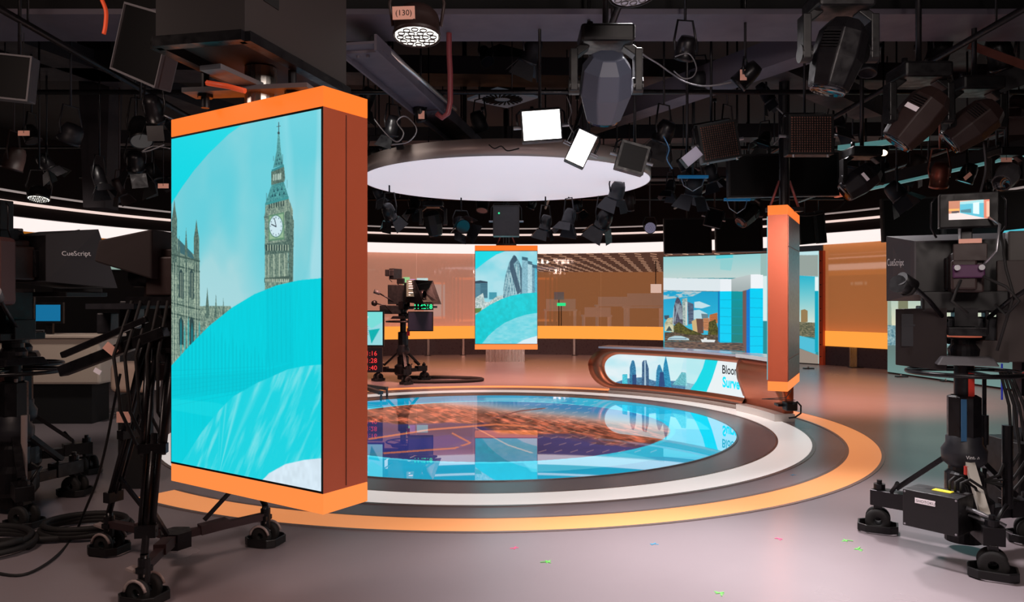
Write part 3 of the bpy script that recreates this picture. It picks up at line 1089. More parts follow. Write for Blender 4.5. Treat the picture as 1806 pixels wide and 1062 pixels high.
# screen on its far long face (faces the round stage)
a_, b_ = q_[0], q_[3]
dn = Vector((b_.y - a_.y, -(b_.x - a_.x), 0)).normalized() * -0.006
g = MB()
g.hull8([(a_.x, a_.y, .1), (a_.x + dn.x, a_.y + dn.y, .1), (b_.x + dn.x, b_.y + dn.y, .1), (b_.x, b_.y, .1)],
        [(a_.x, a_.y, H_ - .1), (a_.x + dn.x, a_.y + dn.y, H_ - .1), (b_.x + dn.x, b_.y + dn.y, H_ - .1), (b_.x, b_.y, H_ - .1)])
g.build('screen', mat('side_screen_glow', (20, 20, 20), 0.4, emit=(70, 200, 215), strength=0.9), e)

# ---- steel plinth behind the small pillar
p = on_floor(891, 638.5)
e = empty('steel_plinth', (p.x, p.y + .3, 0), None, 'ribbed brushed steel plinth standing at the glass wall below the small hanging screen', 'plinth')
g = MB()
for i in range(12):
    g.box((-0.44 + i * 0.08, -0.28, 0.19), (0.066, 0.03 + 0.01 * (i % 2), 0.38))
g.build('ribs', steel, e)
g = MB(); g.box((0, 0, 0.19), (0.96, 0.54, 0.38)); g.build('body', steel, e)
g = MB(); g.box((0, 0, 0.395), (1.0, 0.6, 0.03)); g.build('top', alu, e)

# ------------------------------------------------------------------ round ceiling disc
hz = 2.93 - CAMH
DCc = Vector(((893 - CX) / F * 9.25, 9.25, 2.93))
RC = 1.71
e = empty('ceiling_disc', DCc, None, 'round white glowing ceiling disc with a polished metal rim above the floor screen', 'ceiling disc')
g = MB(); g.lathe([(0, 0), (RC, 0), (RC, 0.004), (0, 0.004)], n=96, smooth=False); g.build('diffuser', disc_w, e)
g = MB(); g.lathe([(RC, 0.0), (RC + 0.01, 0.0), (RC + 0.01, 0.17), (RC - 0.02, 0.17), (RC - 0.02, 0.15)], n=96); g.build('rim', rimw, e)
g = MB(); g.lathe([(RC - 0.02, 0.16), (0, 0.16)], n=64, smooth=False); g.build('lid', beam_d, e)
for a in (45, 135, 225, 315):
    x, y = RC * .7 * math.cos(math.radians(a)), RC * .7 * math.sin(math.radians(a))
    g = MB(); g.tube([(x, y, 0.16), (x, y, 1.76)], 0.008, 6); g.build('suspension_rod', black_metal, e)

# ------------------------------------------------------------------ LED wall with the studio view


def wall_p2c(a0, a1, z0, z1, cyl_r=WR - 0.05):
    def f(px, py):
        k = (px - CX) / F
        A = k * k + 1
        B = -2 * (k * WC.x + WC.y)
        C = WC.x ** 2 + WC.y ** 2 - cyl_r ** 2
        d = (-B + math.sqrt(B * B - 4 * A * C)) / (2 * A)
        a = math.degrees(math.atan2(d - WC.y, k * d - WC.x))
        z = CAMH - (py - CY) / F * d
        return (a - a0) / (a1 - a0), (z1 - z) / (z1 - z0)
    return f


def cyl_pos(a0, a1, z0, z1, rad, c=WC, org=None):
    ox, oy, oz = org if org is not None else (0, 0, 0)

    def f(U_, V_):
        a = np.radians(a0 + (a1 - a0) * U_)
        return c.x + rad * np.cos(a) - ox, c.y + rad * np.sin(a) - oy, z1 + (z0 - z1) * V_ - oz
    return f


LA0, LA1 = wall_angle(1171)[0], wall_angle(1447)[0]
LZ0, LZ1 = 0.02, 2.68
cv = Canvas(420, 320, wall_p2c(LA0, LA1, LZ0, LZ1))
z1_ = lambda X, Y: (1150 + X / 5.309, 440 + Y / 5.31)
z2_ = lambda X, Y: (1166 + X / 8.848, 500 + Y / 8.85)
R1 = lambda *pp: [z1_(*p) for p in pp]
R2 = lambda *pp: [z2_(*p) for p in pp]
cv.a[:] = (40, 140, 150)
grad = lambda c0, c1, vert=True: (lambda X, Y, s_, r_: np.array(c0, float) + (np.array(c1, float) - np.array(c0, float)) * ((((Y - Y.min()) / max(1, Y.max() - Y.min())) if vert else ((X - X.min()) / max(1, X.max() - X.min())))[..., None]))
cv.poly(R1((100, 0), (1700, 0), (1700, 260), (100, 270)), (150, 200, 200), 1, grad((142, 205, 208), (196, 212, 208)))
cv.poly(R1((600, 60), (760, 50), (760, 80), (600, 90)), (60, 205, 220), .7)
cv.poly(R1((640, 100), (760, 96), (740, 200), (640, 190)), (130, 205, 208), .6)
cv.poly(R1((100, 268), (640, 276), (640, 395), (100, 385)), (222, 232, 236))
cv.poly(R1((640, 276), (745, 278), (745, 392), (640, 392)), (234, 240, 244))
cv.poly(R1((745, 278), (925, 236), (925, 372), (850, 395), (745, 392)), (176, 188, 190), 1, grad((190, 200, 200), (160, 172, 172)))
cv.poly(R1((925, 236), (1040, 234), (1040, 366), (925, 366)), (240, 244, 248))
cv.poly(R1((1018, 20), (1075, 10), (1075, 670), (1040, 670), (1040, 240), (1018, 240)), (150, 186, 182))
cv.poly(R1((1040, 250), (1100, 250), (1100, 670), (1040, 670)), (214, 236, 236))
cv.poly(R1((110, 383), (640, 392), (640, 398), (110, 389)), (90, 110, 110))
# sky over the city picture
cv.poly(R2((40, 112), (890, 130), (890, 900), (40, 900)), (10, 165, 205), 1, grad((20, 160, 205), (60, 190, 220)))
CL = lambda th, c, al: (lambda X, Y, s_, r_: r_ + (np.array(c, float) - r_) * (np.clip((fbm(X * .06, Y * .12 + 5, 4) - th) * 6, 0, 1) * al)[..., None])
cv.poly(R2((40, 112), (640, 130), (500, 200), (40, 250)), (200, 210, 210), 1, CL(.38, (196, 204, 206), .9))
cv.poly(R2((520, 290), (600, 280), (780, 350), (640, 390), (520, 380)), (210, 230, 235), .9)
cv.poly(R2((510, 420), (600, 410), (720, 470), (750, 540), (510, 560)), (200, 224, 230), .9)
# buildings
cv.poly(R2((50, 500), (130, 495), (130, 560), (60, 560)), (60, 84, 100))
cv.poly(R2((60, 620), (110, 540), (200, 530), (200, 720), (60, 740)), (196, 200, 168), 1, stone((220, 220, 190), (140, 140, 110), .3, .3))
cv.poly(R2((180, 640), (186, 520), (205, 360), (230, 260), (258, 208), (290, 240), (325, 330), (350, 440), (360, 640)), (76, 78, 96), 1, stone((112, 116, 134), (50, 48, 66), .5, .4))
for k_ in range(8):
    cv.line(z2_(215 + k_ * 14, 300 + k_ * 6), z2_(300 + k_ * 6, 560), 1.0, (170, 190, 196), .6)
    cv.line(z2_(300 - k_ * 8, 300 + k_ * 6), z2_(210 + k_ * 2, 560 + k_ * 8), .9, (150, 170, 180), .5)
cv.poly(R2((205, 340), (190, 480), (182, 640), (200, 640), (212, 420)), (190, 210, 216), .8)
cv.poly(R2((330, 240), (410, 225), (415, 660), (345, 660)), (160, 186, 176), 1, stone((196, 210, 200), (110, 140, 140), .5, .3))
cv.poly(R2((380, 290), (415, 285), (415, 650), (385, 650)), (206, 212, 208))
cv.poly(R2((415, 285), (510, 320), (510, 620), (430, 640)), (74, 92, 114), 1, stone((104, 122, 144), (56, 72, 96), .2, .6))
cv.poly(R2((480, 590), (560, 545), (575, 780), (500, 760)), (206, 176, 126))
cv.poly(R2((550, 550), (660, 550), (665, 780), (575, 780)), (104, 74, 64))
cv.poly(R2((630, 470), (735, 480), (740, 550), (640, 545)), (100, 130, 140))
cv.poly(R2((660, 545), (750, 540), (750, 740), (665, 730)), (206, 140, 96))
cv.poly(R2((760, 490), (880, 455), (885, 620), (750, 640)), (200, 120, 72))
for Y in range(560, 720, 24):
    cv.line(z2_(665, Y), z2_(750, Y), 1.0, (120, 78, 60), .8)
for Y in range(480, 600, 24):
    cv.line(z2_(770, Y + 8), z2_(885, Y), 1.0, (130, 70, 44), .8)
cv.poly(R2((60, 740), (60, 690), (120, 640), (185, 640), (200, 760)), (206, 206, 170))
cv.poly(R2((80, 740), (130, 660), (180, 740)), (60, 84, 84))
TR = stone((112, 110, 50), (42, 46, 28), .35, .35)
cv.poly(R2((200, 840), (200, 660), (280, 600), (420, 700), (640, 790), (700, 840)), (70, 74, 40), 1, TR)
cv.poly(R2((730, 840), (750, 600), (850, 560), (890, 700), (890, 850)), (96, 96, 44), 1, TR)
cv.poly(R2((60, 760), (220, 760), (420, 800), (890, 800), (890, 900), (60, 900)), (70, 66, 56), 1, stone((130, 110, 90), (44, 44, 40), .3, .5))
cv.poly(R2((60, 905), (890, 900), (1300, 930), (1300, 1062), (60, 1062)), (84, 74, 72), 1, stone((150, 116, 96), (52, 54, 58), .15, .5))
cv.poly(R2((100, 880), (130, 840), (220, 815), (330, 820), (440, 860), (440, 885)), (176, 206, 214)); cv.line(z2_(130, 858), z2_(400, 862), .9, (60, 90, 120))
cv.poly(R2((620, 870), (850, 880), (835, 915), (640, 915)), (226, 230, 230)); cv.poly(R2((670, 850), (720, 850), (720, 875), (670, 875)), (226, 230, 230))
# cyan blocks
cv.poly(R1((620, 395), (640, 392), (640, 872), (620, 860)), (10, 120, 190))
cv.poly(R1((636, 392), (745, 392), (745, 872), (636, 872)), (0, 208, 245))
cv.poly(R1((745, 392), (855, 395), (850, 872), (745, 872)), (20, 140, 140), 1, grad((10, 150, 160), (30, 130, 126)))
cv.poly(R1((850, 390), (890, 380), (885, 1000), (850, 880)), (116, 88, 84))
cv.poly(R1((885, 384), (920, 368), (920, 1062), (885, 1062)), (10, 120, 210))
cv.poly(R1((918, 366), (1040, 366), (1040, 1062), (918, 1062)), (0, 208, 245))
for k_ in range(7):
    cv.line(z1_(640, 472 + k_ * 78), z1_(850, 472 + k_ * 80), .9, (0, 150, 190), .7)
    cv.line(z1_(890, 454 + k_ * 90), z1_(1040, 462 + k_ * 88), .9, (0, 150, 200), .7)
cv.poly(R1((700, 960), (860, 985), (860, 1062), (700, 1062)), (60, 120, 130))
# part seen right of the pillar
cv.poly(R1((1375, 10), (1560, 0), (1560, 50), (1375, 60)), (190, 226, 230))
cv.poly(R1((1375, 55), (1553, 55), (1553, 252), (1375, 246)), (150, 162, 156))
cv.poly(R1((1375, 246), (1600, 258), (1600, 690), (1375, 690)), (120, 200, 210), 1, grad((40, 180, 205), (214, 226, 214)))
cv.poly(R1((1395, 568), (1430, 560), (1458, 575), (1458, 680), (1395, 680)), (150, 124, 84))
cv.poly(R1((1375, 678), (1600, 690), (1600, 830), (1375, 812)), (96, 104, 78), 1, stone((150, 140, 110), (60, 70, 56), .3, .5))
cv.poly(R1((1375, 805), (1560, 850), (1530, 980), (1375, 920)), (80, 190, 215))
cv.poly(R1((1375, 925), (1560, 990), (1560, 1090), (1375, 1090)), (150, 136, 124))
cv.poly(R1((1525, 258), (1600, 260), (1600, 390), (1525, 390)), (226, 240, 242))
cv.poly(R1((1525, 390), (1575, 390), (1575, 960), (1525, 960)), (0, 165, 190))
cv.poly(R1((1558, 0), (1600, 0), (1600, 1100), (1558, 1100)), (170, 214, 210))
img_w = cv.done()
amid = math.radians((LA0 + LA1) / 2)
org = WC + Vector((math.cos(amid), math.sin(amid), 0)) * (WR - 0.05)
e = empty('led_wall', (org.x, org.y, 0), None, 'large curved LED wall showing a bright virtual studio with city view and cyan blocks', 'LED wall')
picture_mesh('picture', img_w, cyl_pos(LA0, LA1, LZ0, LZ1, WR - 0.06, WC, (org.x, org.y, 0)), led_m, e)
g = MB(Matrix.Translation((-org.x, -org.y, 0))); band(WR - 0.05, WR + 0.01, 0.0, 2.70, LA0 + .02, LA1 - .02, 40, mb=g); g.build('frame', black_metal, e)
a_ = math.radians(LA1 - 0.45)
p = WC + Vector((math.cos(a_), math.sin(a_), 0)) * (WR - 0.06)
e2 = empty('edge_post', (p.x, p.y, 0), None, 'orange-red metal post with screws at the right edge of the curved LED wall', 'post')
g = MB(); g.box((0, 0, 1.34), (0.11, 0.10, 2.68), Rz(a_)); g.build('post_body', mat('orange_red_metal', (206, 88, 52), 0.4, 0.2), e2)
for k_ in range(9):
    g = MB(); g.cyl((-0.05, -0.04, .2 + k_ * .28), (-0.065, -0.055, .2 + k_ * .28), 0.012, 8)
    g.build('screw', black_metal, e2)

# ---- second LED wall on the right (a slightly curved screen standing closer)
A2, B2 = Vector((7.80, 15.9)), Vector((8.75, 10.6))


def p2c_r(px, py):
    s_, v_ = plane_p2c(A2, B2, 2.69, 0.0)(px, py)
    return s_, v_


cv = Canvas(360, 200, p2c_r)
z3 = lambda X, Y: (1500 + X / 2.951, 360 + Y / 2.95)
R3 = lambda *pp: [z3(*p) for p in pp]
cv.a[:] = (96, 128, 126)
cv.poly([(1560, 400), (1830, 395), (1830, 500), (1560, 510)], (90, 190, 205), 1, grad((80, 190, 205), (140, 200, 205)))
cv.poly(R3((190, 380), (1000, 340), (1000, 400), (190, 425)), (200, 222, 226))
cv.poly(R3((190, 360), (230, 358), (230, 395), (190, 395)), (10, 150, 210))
cv.poly(R3((190, 422), (1000, 400), (1000, 660), (190, 640)), (206, 208, 180), 1, grad((150, 186, 182), (224, 222, 190)))
cv.poly(R3((250, 490), (262, 470), (285, 470), (300, 500), (300, 660), (250, 650)), (120, 124, 96))
cv.poly(R3((195, 500), (212, 500), (216, 640), (195, 640)), (150, 168, 150))
cv.poly(R3((190, 635), (1000, 660), (1000, 745), (190, 740)), (110, 150, 160), 1, stone((170, 200, 200), (60, 110, 126), .5, .5))
cv.poly(R3((190, 740), (1000, 745), (1000, 1100), (190, 900)), (96, 120, 116), 1, grad((92, 116, 112), (106, 140, 136)))
cv.poly(R3((850, 140), (1000, 140), (1000, 300), (850, 300)), (80, 200, 220))
cv.poly(R3((860, 300), (1000, 300), (1000, 345), (860, 345)), (206, 226, 226))
img_r = cv.done()
e = empty('led_wall', (A2.x, A2.y, 0), None, 'teal LED wall with hazy towers standing behind the large foreground camera', 'LED wall')
picture_mesh('picture', img_r, lambda U_, V_: ((B2.x - A2.x) * U_, (B2.y - A2.y) * U_, 2.69 - 2.66 * V_), led_m, e)
g = MB()
nn = Vector((-(B2 - A2).y, (B2 - A2).x)).normalized() * 0.10
g.hull8([(0.01, 0, 0), (B2.x - A2.x + .01, B2.y - A2.y, 0), (B2.x - A2.x + nn.x, B2.y - A2.y + nn.y, 0), (nn.x, nn.y, 0)],
        [(0.01, 0, 2.70), (B2.x - A2.x + .01, B2.y - A2.y, 2.70), (B2.x - A2.x + nn.x, B2.y - A2.y + nn.y, 2.70), (nn.x, nn.y, 2.70)])
g.build('frame', black_metal, e)
for i, (px, py, lb) in enumerate(((1426, 650.5, 'small black foot plate on the floor under the curved LED wall edge'), (1590, 665, 'small black foot plate on the floor before the teal LED wall'),
                                  (1670, 673, 'small black foot plate nearest the pedestal before the teal LED wall'))):
    p = on_floor(px, py)
    e = empty('foot_plate_stand', (p.x, p.y, 0), None, lb, 'foot plate')
    g = MB(); g.box((0, 0, .01), (.22, .10, .02)); g.build('plate', black_metal, e)
    g = MB(); g.cyl((0, .02, .02), (0, .02, .05), 0.02, 10); g.build('bolt', alu, e)

# ------------------------------------------------------------------ anchor desk
DR = 3.66


def desk_xyz(a_deg, r_, z):
    a = math.radians(a_deg)
    return (DC.x + r_ * math.cos(a), DC.y + r_ * math.sin(a), z)


def desk_az(px, py, rad=DR):
    k = (px - CX) / F
    A = k * k + 1
    B = -2 * (k * DC.x + DC.y)
    C = DC.x ** 2 + DC.y ** 2 - rad ** 2
    d = (-B + math.sqrt(max(0, B * B - 4 * A * C))) / (2 * A)
    return math.degrees(math.atan2(d - DC.y, k * d - DC.x)), CAMH - (py - CY) / F * d


zd = lambda X, Y: (1040 + X / 4.515, 590 + Y / 4.518)
DESK = empty('anchor_desk', desk_xyz(30, 3.9, 0), None, 'curved copper anchor desk with a skyline screen in its front and a pale top', 'desk')
ORG = Vector(desk_xyz(30, 3.9, 0))
TM = Matrix.Translation(-ORG)


def strip(outline_top, outline_bot, r0, r1, mb):
    """solid between two curves given as (angle, z) lists of equal length"""
    n_ = len(outline_top)
    vs = []
    for (a, z), (a2, z2) in zip(outline_top, outline_bot):
        vs += [desk_xyz(a2, r0, z2), desk_xyz(a2, r1, z2), desk_xyz(a, r1, z), desk_xyz(a, r0, z)]
    fs = []
    for i in range(n_ - 1):
        b = i * 4
        for k_ in range(4):
            fs.append((b + k_, b + (k_ + 1) % 4, b + 4 + (k_ + 1) % 4, b + 4 + k_))
    fs += [(0, 1, 2, 3), (n_ * 4 - 4, n_ * 4 - 3, n_ * 4 - 2, n_ * 4 - 1)]
    mb.add(vs, fs, True)
    return mb


def offset_shape(grow_z, aL, aR, zb, zt, rad_a, n_=28):
    """rounded left end: returns top and bottom curves from the left tip (aL) to aR"""
    top, bot = [], []
    zm = (zb + zt) / 2 + .02
    for i in range(n_ + 1):
        t_ = i / n_
        a = aL + (aR - aL) * t_
        da = min(1.0, (aL - a) / rad_a)
        k_ = math.sqrt(max(0.0, 1 - (1 - da) ** 2))
        top.append((a, zm + (zt - zm) * k_))
        bot.append((a, zm + (zb - zm) * k_))
    return top, bot


# angle samples are dense near the rounded end
def dense(aL, aR, rad_a, zb, zt, n1=14, n2=26):
    top, bot = [], []
    zm = zb + (zt - zb) * .55
    for i in range(n1):
        th = i / n1 * math.pi / 2
        a = aL - rad_a * (1 - math.cos(th))
        k_ = math.sin(th)
        top.append((a, zm + (zt - zm) * k_)); bot.append((a, zm + (zb - zm) * k_))
    for i in range(n2 + 1):
        a = (aL - rad_a) + (aR - (aL - rad_a)) * i / n2
        top.append((a, zt)); bot.append((a, zb))
    return top, bot


AE = 4.5        # right end
AS = 19.4       # right end of the screen
# outer shell = copper frame: upper part, lower part and round end left around the screen opening
ot, ob = dense(65.0, AS, 6.0, 0.10, 0.73)
it, ib = dense(60.8, AS, 4.5, 0.175, 0.645)
g = MB(TM)
n_ = len(ot)


def frame_half(outer, inner, r0, r1):
    vs, fs = [], []
    for (a, z), (a2, z2) in zip(outer, inner):
        vs += [desk_xyz(a, r0, z), desk_xyz(a, r1, z), desk_xyz(a2, r1, z2), desk_xyz(a2, r0 + .05, z2)]
    for i in range(len(outer) - 1):
        b = i * 4
        for k_ in range(4):
            fs.append((b + k_, b + (k_ + 1) % 4, b + 4 + (k_ + 1) % 4, b + 4 + k_))
    g.add(vs, fs, True)


frame_half(ot, it, 3.60, 3.82)
frame_half(ob, ib, 3.62, 3.82)
g.build('copper_frame', copper, DESK)
g = MB(TM); strip(ot, ob, 3.80, 3.95, g); g.build('body', coppaint_d, DESK)
# curved copper end cheek: bulges towards the stage
g = MB(TM)
prof = [(3.62, .735), (3.56, .66), (3.54, .56), (3.56, .44), (3.62, .30), (3.66, .2), (3.68, .10), (3.80, .10), (3.80, .735)]
vs, fs = [], []
AN = 14
for i in range(AN + 1):
    a = AS + .4 + (AE - AS - .4) * i / AN
    for r_, z in prof:
        vs.append(desk_xyz(a, r_, z))
m_ = len(prof)
for i in range(AN):
    for k_ in range(m_):
        fs.append((i * m_ + k_, i * m_ + (k_ + 1) % m_, (i + 1) * m_ + (k_ + 1) % m_, (i + 1) * m_ + k_))
fs += [tuple(range(m_))[::-1], tuple(range(AN * m_, AN * m_ + m_))]
g.add(vs, fs, True)
g.build('end_cheek', copper, DESK)
# pale top and plinth
g = MB(TM); band(3.58, 3.98, 0.735, 0.765, 62.0, AS, 40, c=DC, mb=g); g.build('desk_top', mat('pale_gloss_top', (206, 200, 216), 0.12, spec=.6), DESK)
g = MB(TM); band(3.52, 3.86, 0.735, 0.785, AS, AE - .3, 16, c=DC, mb=g); g.build('desk_top_end', mat('white_gloss_top', (236, 232, 236), 0.15, spec=.6), DESK)
g = MB(TM); band(3.70, 4.1, 0.0, 0.05, 60, AS, 30, c=DC, mb=g); band(3.74, 4.1, 0.05, 0.10, 60, AS, 30, c=DC, mb=g); g.build('plinth', mat('pale_plinth', (190, 178, 172), 0.35), DESK)
g = MB(TM); band(3.54, 3.80, 0.0, 0.095, AS + .3, AE - .6, 14, c=DC, mb=g); g.build('end_plinth', mat('white_plinth', (224, 214, 210), 0.35), DESK)

# picture in the desk
cv = Canvas(520, 120, lambda px, py: ((60.8 - desk_az(px, py)[0]) / (60.8 - AS), (0.645 - desk_az(px, py)[1]) / (0.645 - 0.175)))
Us, Vs = cv.X / cv.w, cv.Y / cv.h
k = np.clip((fbm(Us * 6 + 1, Vs * 3 + 2, 3) - .35) * 2.5, 0, 1)[..., None]
cv.a[:] = np.array([190, 232, 240]) * (1 - k) + np.array([226, 240, 244]) * k
Dk = lambda *pp: [zd(*p) for p in pp]
cv.poly(Dk((560, 150), (760, 150), (700, 420), (560, 400)), (206, 240, 242), .7)
BL = stone((90, 150, 190), (30, 70, 110), .3, .6)
cv.poly(Dk((210, 380), (300, 350), (420, 340), (520, 370), (700, 370), (850, 400), (850, 470), (210, 440)), (80, 130, 170), .9, BL)
for pl_, c_ in ((((260, 400), (262, 318), (300, 316), (302, 400)), (60, 180, 200)),
                (((318, 410), (320, 262), (336, 210), (348, 205), (356, 215), (368, 270), (372, 410)), (40, 110, 150)),
                (((416, 415), (418, 225), (428, 208), (452, 206), (456, 225), (470, 270), (474, 415)), (50, 84, 120)),
                (((526, 415), (532, 290), (545, 245), (560, 240), (572, 270), (590, 320), (592, 415)), (36, 120, 160)),
                (((572, 415), (590, 240), (606, 172), (622, 240), (652, 418)), (30, 130, 170)),
                (((656, 400), (700, 350), (732, 300), (766, 305), (776, 410)), (90, 170, 180))):
    cv.poly(Dk(*pl_), c_, 1, stone(tuple(min(255, v + 45) for v in c_), tuple(max(0, v - 25) for v in c_), .4, .5))
cv.poly(Dk((436, 210), (446, 210), (450, 410), (436, 410)), (180, 206, 220), .9)
cv.poly(Dk((340, 320), (372, 320), (372, 410), (340, 410)), (40, 60, 110), .8)
cv.poly(Dk((560, 300), (588, 300), (600, 415), (550, 415)), (40, 56, 110), .8)
cv.poly(Dk((930, 165), (1032, 175), (1010, 240), (975, 350), (930, 455), (800, 440), (850, 370), (900, 270)), (0, 215, 228))
cv.poly(Dk((770, 150), (930, 165), (900, 270), (850, 370), (800, 440), (760, 440), (770, 300)), (176, 232, 236), .6)
cv.poly(Dk((1032, 170), (1300, 180), (1300, 520), (930, 460), (975, 350), (1010, 240)), (232, 240, 242))
img_d = cv.done()


def desk_pos(U_, V_):
    a = 60.8 + (AS - 60.8) * U_
    # rounded left end follows the frame opening
    zmid, zb, ztp = 0.175 + .47 * .55, 0.175, 0.645
    da = np.clip((60.8 - a) / 4.5, 0, 1)
    kk = np.sqrt(np.clip(1 - (1 - da) ** 2, 0, 1))
    zt_ = zmid + (ztp - zmid) * kk
    zb_ = zmid + (zb - zmid) * kk
    z = 0.645 - 0.47 * V_
    z = np.clip(z, zb_, zt_)
    ar = np.radians(a)
    return DC.x + DR * np.cos(ar) - ORG.x, DC.y + DR * np.sin(ar) - ORG.y, z


picture_mesh('screen', img_d, desk_pos, led_desk, DESK)
# writing on the desk screen, bent along it; it ends at the copper cheek
for s_, px, py, sz, m_ in (('Bloom', 1273, 658.5, 0.172, ltext), ('Surve', 1274, 682, 0.20, ltext_c)):
    a0_, z0_ = desk_az(px, py, DR - .01)

    def bend(co, a0_=a0_, z0_=z0_):
        a = min(a0_, a0_ - math.degrees(co.x / DR))
        return Vector(desk_xyz(a, DR - .008, z0_ + co.y)) - ORG
    text_obj('lettering', s_, sz, m_, DESK, None, bend=bend, weight=.015 if sz < .19 else .035, xs=.80)
# things behind the desk end: black socket box with a looped cable
p = on_floor(1396, 735)
c = at(1393, 716, 9.0)
e = empty('cable_box', (c.x, c.y, c.z), None, 'black cable box fixed to the desk end below the copper pillar', 'cable box')
g = MB(); g.box((0, 0, 0), (.13, .16, .10)); g.build('box', black, e, 0.01)
g = MB(); g.tube([(.0, -.09, .03), (.05, -.10, .06), (.10, -.08, .01), (.11, -.05, -.08), (.05, -.03, -.13), (-.02, -.02, -.14)], .010, 8); g.build('cable', rubber, e)
g = MB(); g.box((-.05, .12, 0), (.14, .14, .03)); g.build('bracket', black_metal, e)
c = at(1397, 690, 7.05)
g = MB(); g.tube([(c.x, c.y + .03, c.z), (c.x + .05, c.y + .3, c.z - .10), (c.x + .05, c.y + 1.0, c.z - .2), at(1402, 706, 8.9)], .004, 6)
tag(g.build('thin_cable', rubber), 'thin dark cable hanging from the copper pillar to the cable box', 'cable')

# tape marks on the floor
for i, (px, py, m_, lb, pts_) in enumerate((
        (907, 967, tape_p, 'pink tape mark on the floor left of the blue one', 0), (1374, 951, tape_p, 'pink tape mark on the floor near the orange ring', 0),
        (1154, 960, tape_b, 'blue tape mark on the floor between the two pink ones', 0), (967, 991, tape_g, 'green tape mark on the floor below the left pink one', 1),
        (1268, 1046, tape_g, 'green tape mark on the floor nearest the lens', 1), (1490, 954, tape_g, 'green tape mark on the floor beside the large camera pedestal', 1),
        (1515, 970, tape_g, 'green tape mark on the floor in front of the other one beside the pedestal', 1), (1399, 838, tape_b, 'blue tape mark between the white and orange floor rings', 0))):
    p = on_floor(px, py)
    g = MB()
    g.bar((-.035, -.01, .001), (.035, .012, .001), .012, .002)
    g.bar((.0, -.03, .0025), (.012, .035, .0025), .012, .002)
    if pts_:
        g.bar((.02, .0, .004), (.06, -.03, .004), .01, .002)
    o = g.build('tape_mark', m_)
    o.location = (p.x, p.y, 0)
    o.scale = (.72, .72, .8)
    o.rotation_euler = (0, 0, i * 1.3)
    tag(o, lb, 'tape mark', 'tape marks on the floor')

# ================================================================== CEILING: beams, grid, lamps
def beam(name, a, b, w, h, m):
    g = MB(); g.bar(a, b, w, h)
    return struct(g.build(name, m, bevel=0.01))


# wide soffit beam straight across
yb0, yb1 = 2.1 * F / 506, 2.1 * F / 458
g = MB(); g.box((0, (yb0 + yb1) / 2, 3.62), (24, yb1 - yb0, 0.04)); struct(g.build('trim_7', beam_m))
g = MB(); g.box((0, (yb0 + yb1) / 2, 4.2), (24, .04, 1.1)); struct(g.build('trim_16', void))
g = MB(); g.bar((0.95, 9.55, 3.72), (2.75, 6.3, 3.72), 0.26, 0.24); struct(g.build('trim_8', beam_m))
g = MB(); g.bar((2.35, 7.1, 3.74), (4.15, 8.9, 3.74), 0.30, 0.22); struct(g.build('trim_9', beam_d))
# dark column on the left
p = at(166, 531, 9.0)
g = MB(); g.hull8([(p.x - .13, 9, 2.6), (p.x + .13, 9, 2.6), (p.x + .13, 9.3, 2.6), (p.x - .13, 9.3, 2.6)],
                  [(p.x - .2, 9, 4.6), (p.x + .2, 9, 4.6), (p.x + .2, 9.3, 4.6), (p.x - .2, 9.3, 4.6)])
struct(g.build('trim_10', beam_d))
for i, (a, b, w) in enumerate((((-6, 8.4, 4.1), (6, 9.0, 4.1), .5), ((-6, 11.6, 3.95), (7, 11.0, 3.95), .35), ((-5, 14.5, 3.9), (5, 14.5, 3.9), .4),
                               ((3.4, 5.0, 4.2), (6.5, 12.0, 4.2), .3), ((-5.5, 5.5, 4.1), (-3.0, 14, 4.1), .4))):
    g = MB(); g.bar(a, b, w, 0.2); struct(g.build('trim_%d' % (11 + i), beam_d))

# channel beam that runs down towards the ceiling disc
a, b = Vector((-1.16, 5.7, 3.42)), Vector((-0.50, 9.5, 3.42))
ea = empty('channel_beam', a, None, 'lilac grey steel channel beam running towards the white ceiling disc', 'beam')
dv = b - a
g = MB(); g.bar((0, 0, 0), dv, .30, .02); g.build('web', beam_m, ea)
sx = Vector((dv.y, -dv.x, 0)).normalized()
for s_ in (-1, 1):
    g = MB(); g.bar(sx * .15 * s_ + Vector((0, 0, -.0)), dv + sx * .15 * s_, .02, .12); g.build('flange', beam_m, ea)
for t in (0.05, 0.52):
    q = dv * t
    g = MB(); g.bar(q - sx * .17 + Vector((0, 0, -.02)), q + sx * .17 + Vector((0, 0, -.02)), .12, .02)
    g.cyl(q - sx * .06 + Vector((0, 0, -.05)), q - sx * .06 + Vector((0, 0, -.02)), .014, 8)
    g.cyl(q + sx * .02 + Vector((0, 0, -.05)), q + sx * .02 + Vector((0, 0, -.02)), .014, 8)
    g.build('cross_plate', beam_m, ea)
g = MB(); g.prism([(-.16, -.1), (.16, -.1), (.16, .12), (-.0, .25), (-.16, .12)], 0, .02,
                  Matrix.Translation(dv + Vector((-.05, -.1, -.15))) @ Matrix.Rotation(math.radians(90), 4, 'X') @ Matrix.Rotation(math.pi, 4, 'Z'))
g.build('end_bracket', void, ea)
g = MB(); g.tube([(.2, .3, .03), dv * .55 + Vector((.22, 0, .03))], .02, 10); g.build('conduit', chrome, ea)
for s_ in (0.1, 0.9):
    g = MB(); g.box(dv * s_ + Vector((0, 0, .62)), (.05, .05, 1.22)); g.build('hanger', void, ea)

# red looped conduit
c0 = at(792, 110, 5.9)
g = MB()
pts = [Vector((at(792, 92, 6.0).x, 6.0, 4.7)), at(792, 92, 6.0), at(794, 130, 6.0), at(794, 180, 6.0), at(790, 200, 6.0), at(780, 208, 6.0), at(770, 200, 6.0)]
g.tube(pts, .022, 8)
tag(g.build('red_conduit', mat('dusky_red_conduit', (130, 60, 66), 0.45)), 'dusky red cable conduit bent up beside the channel beam', 'conduit')

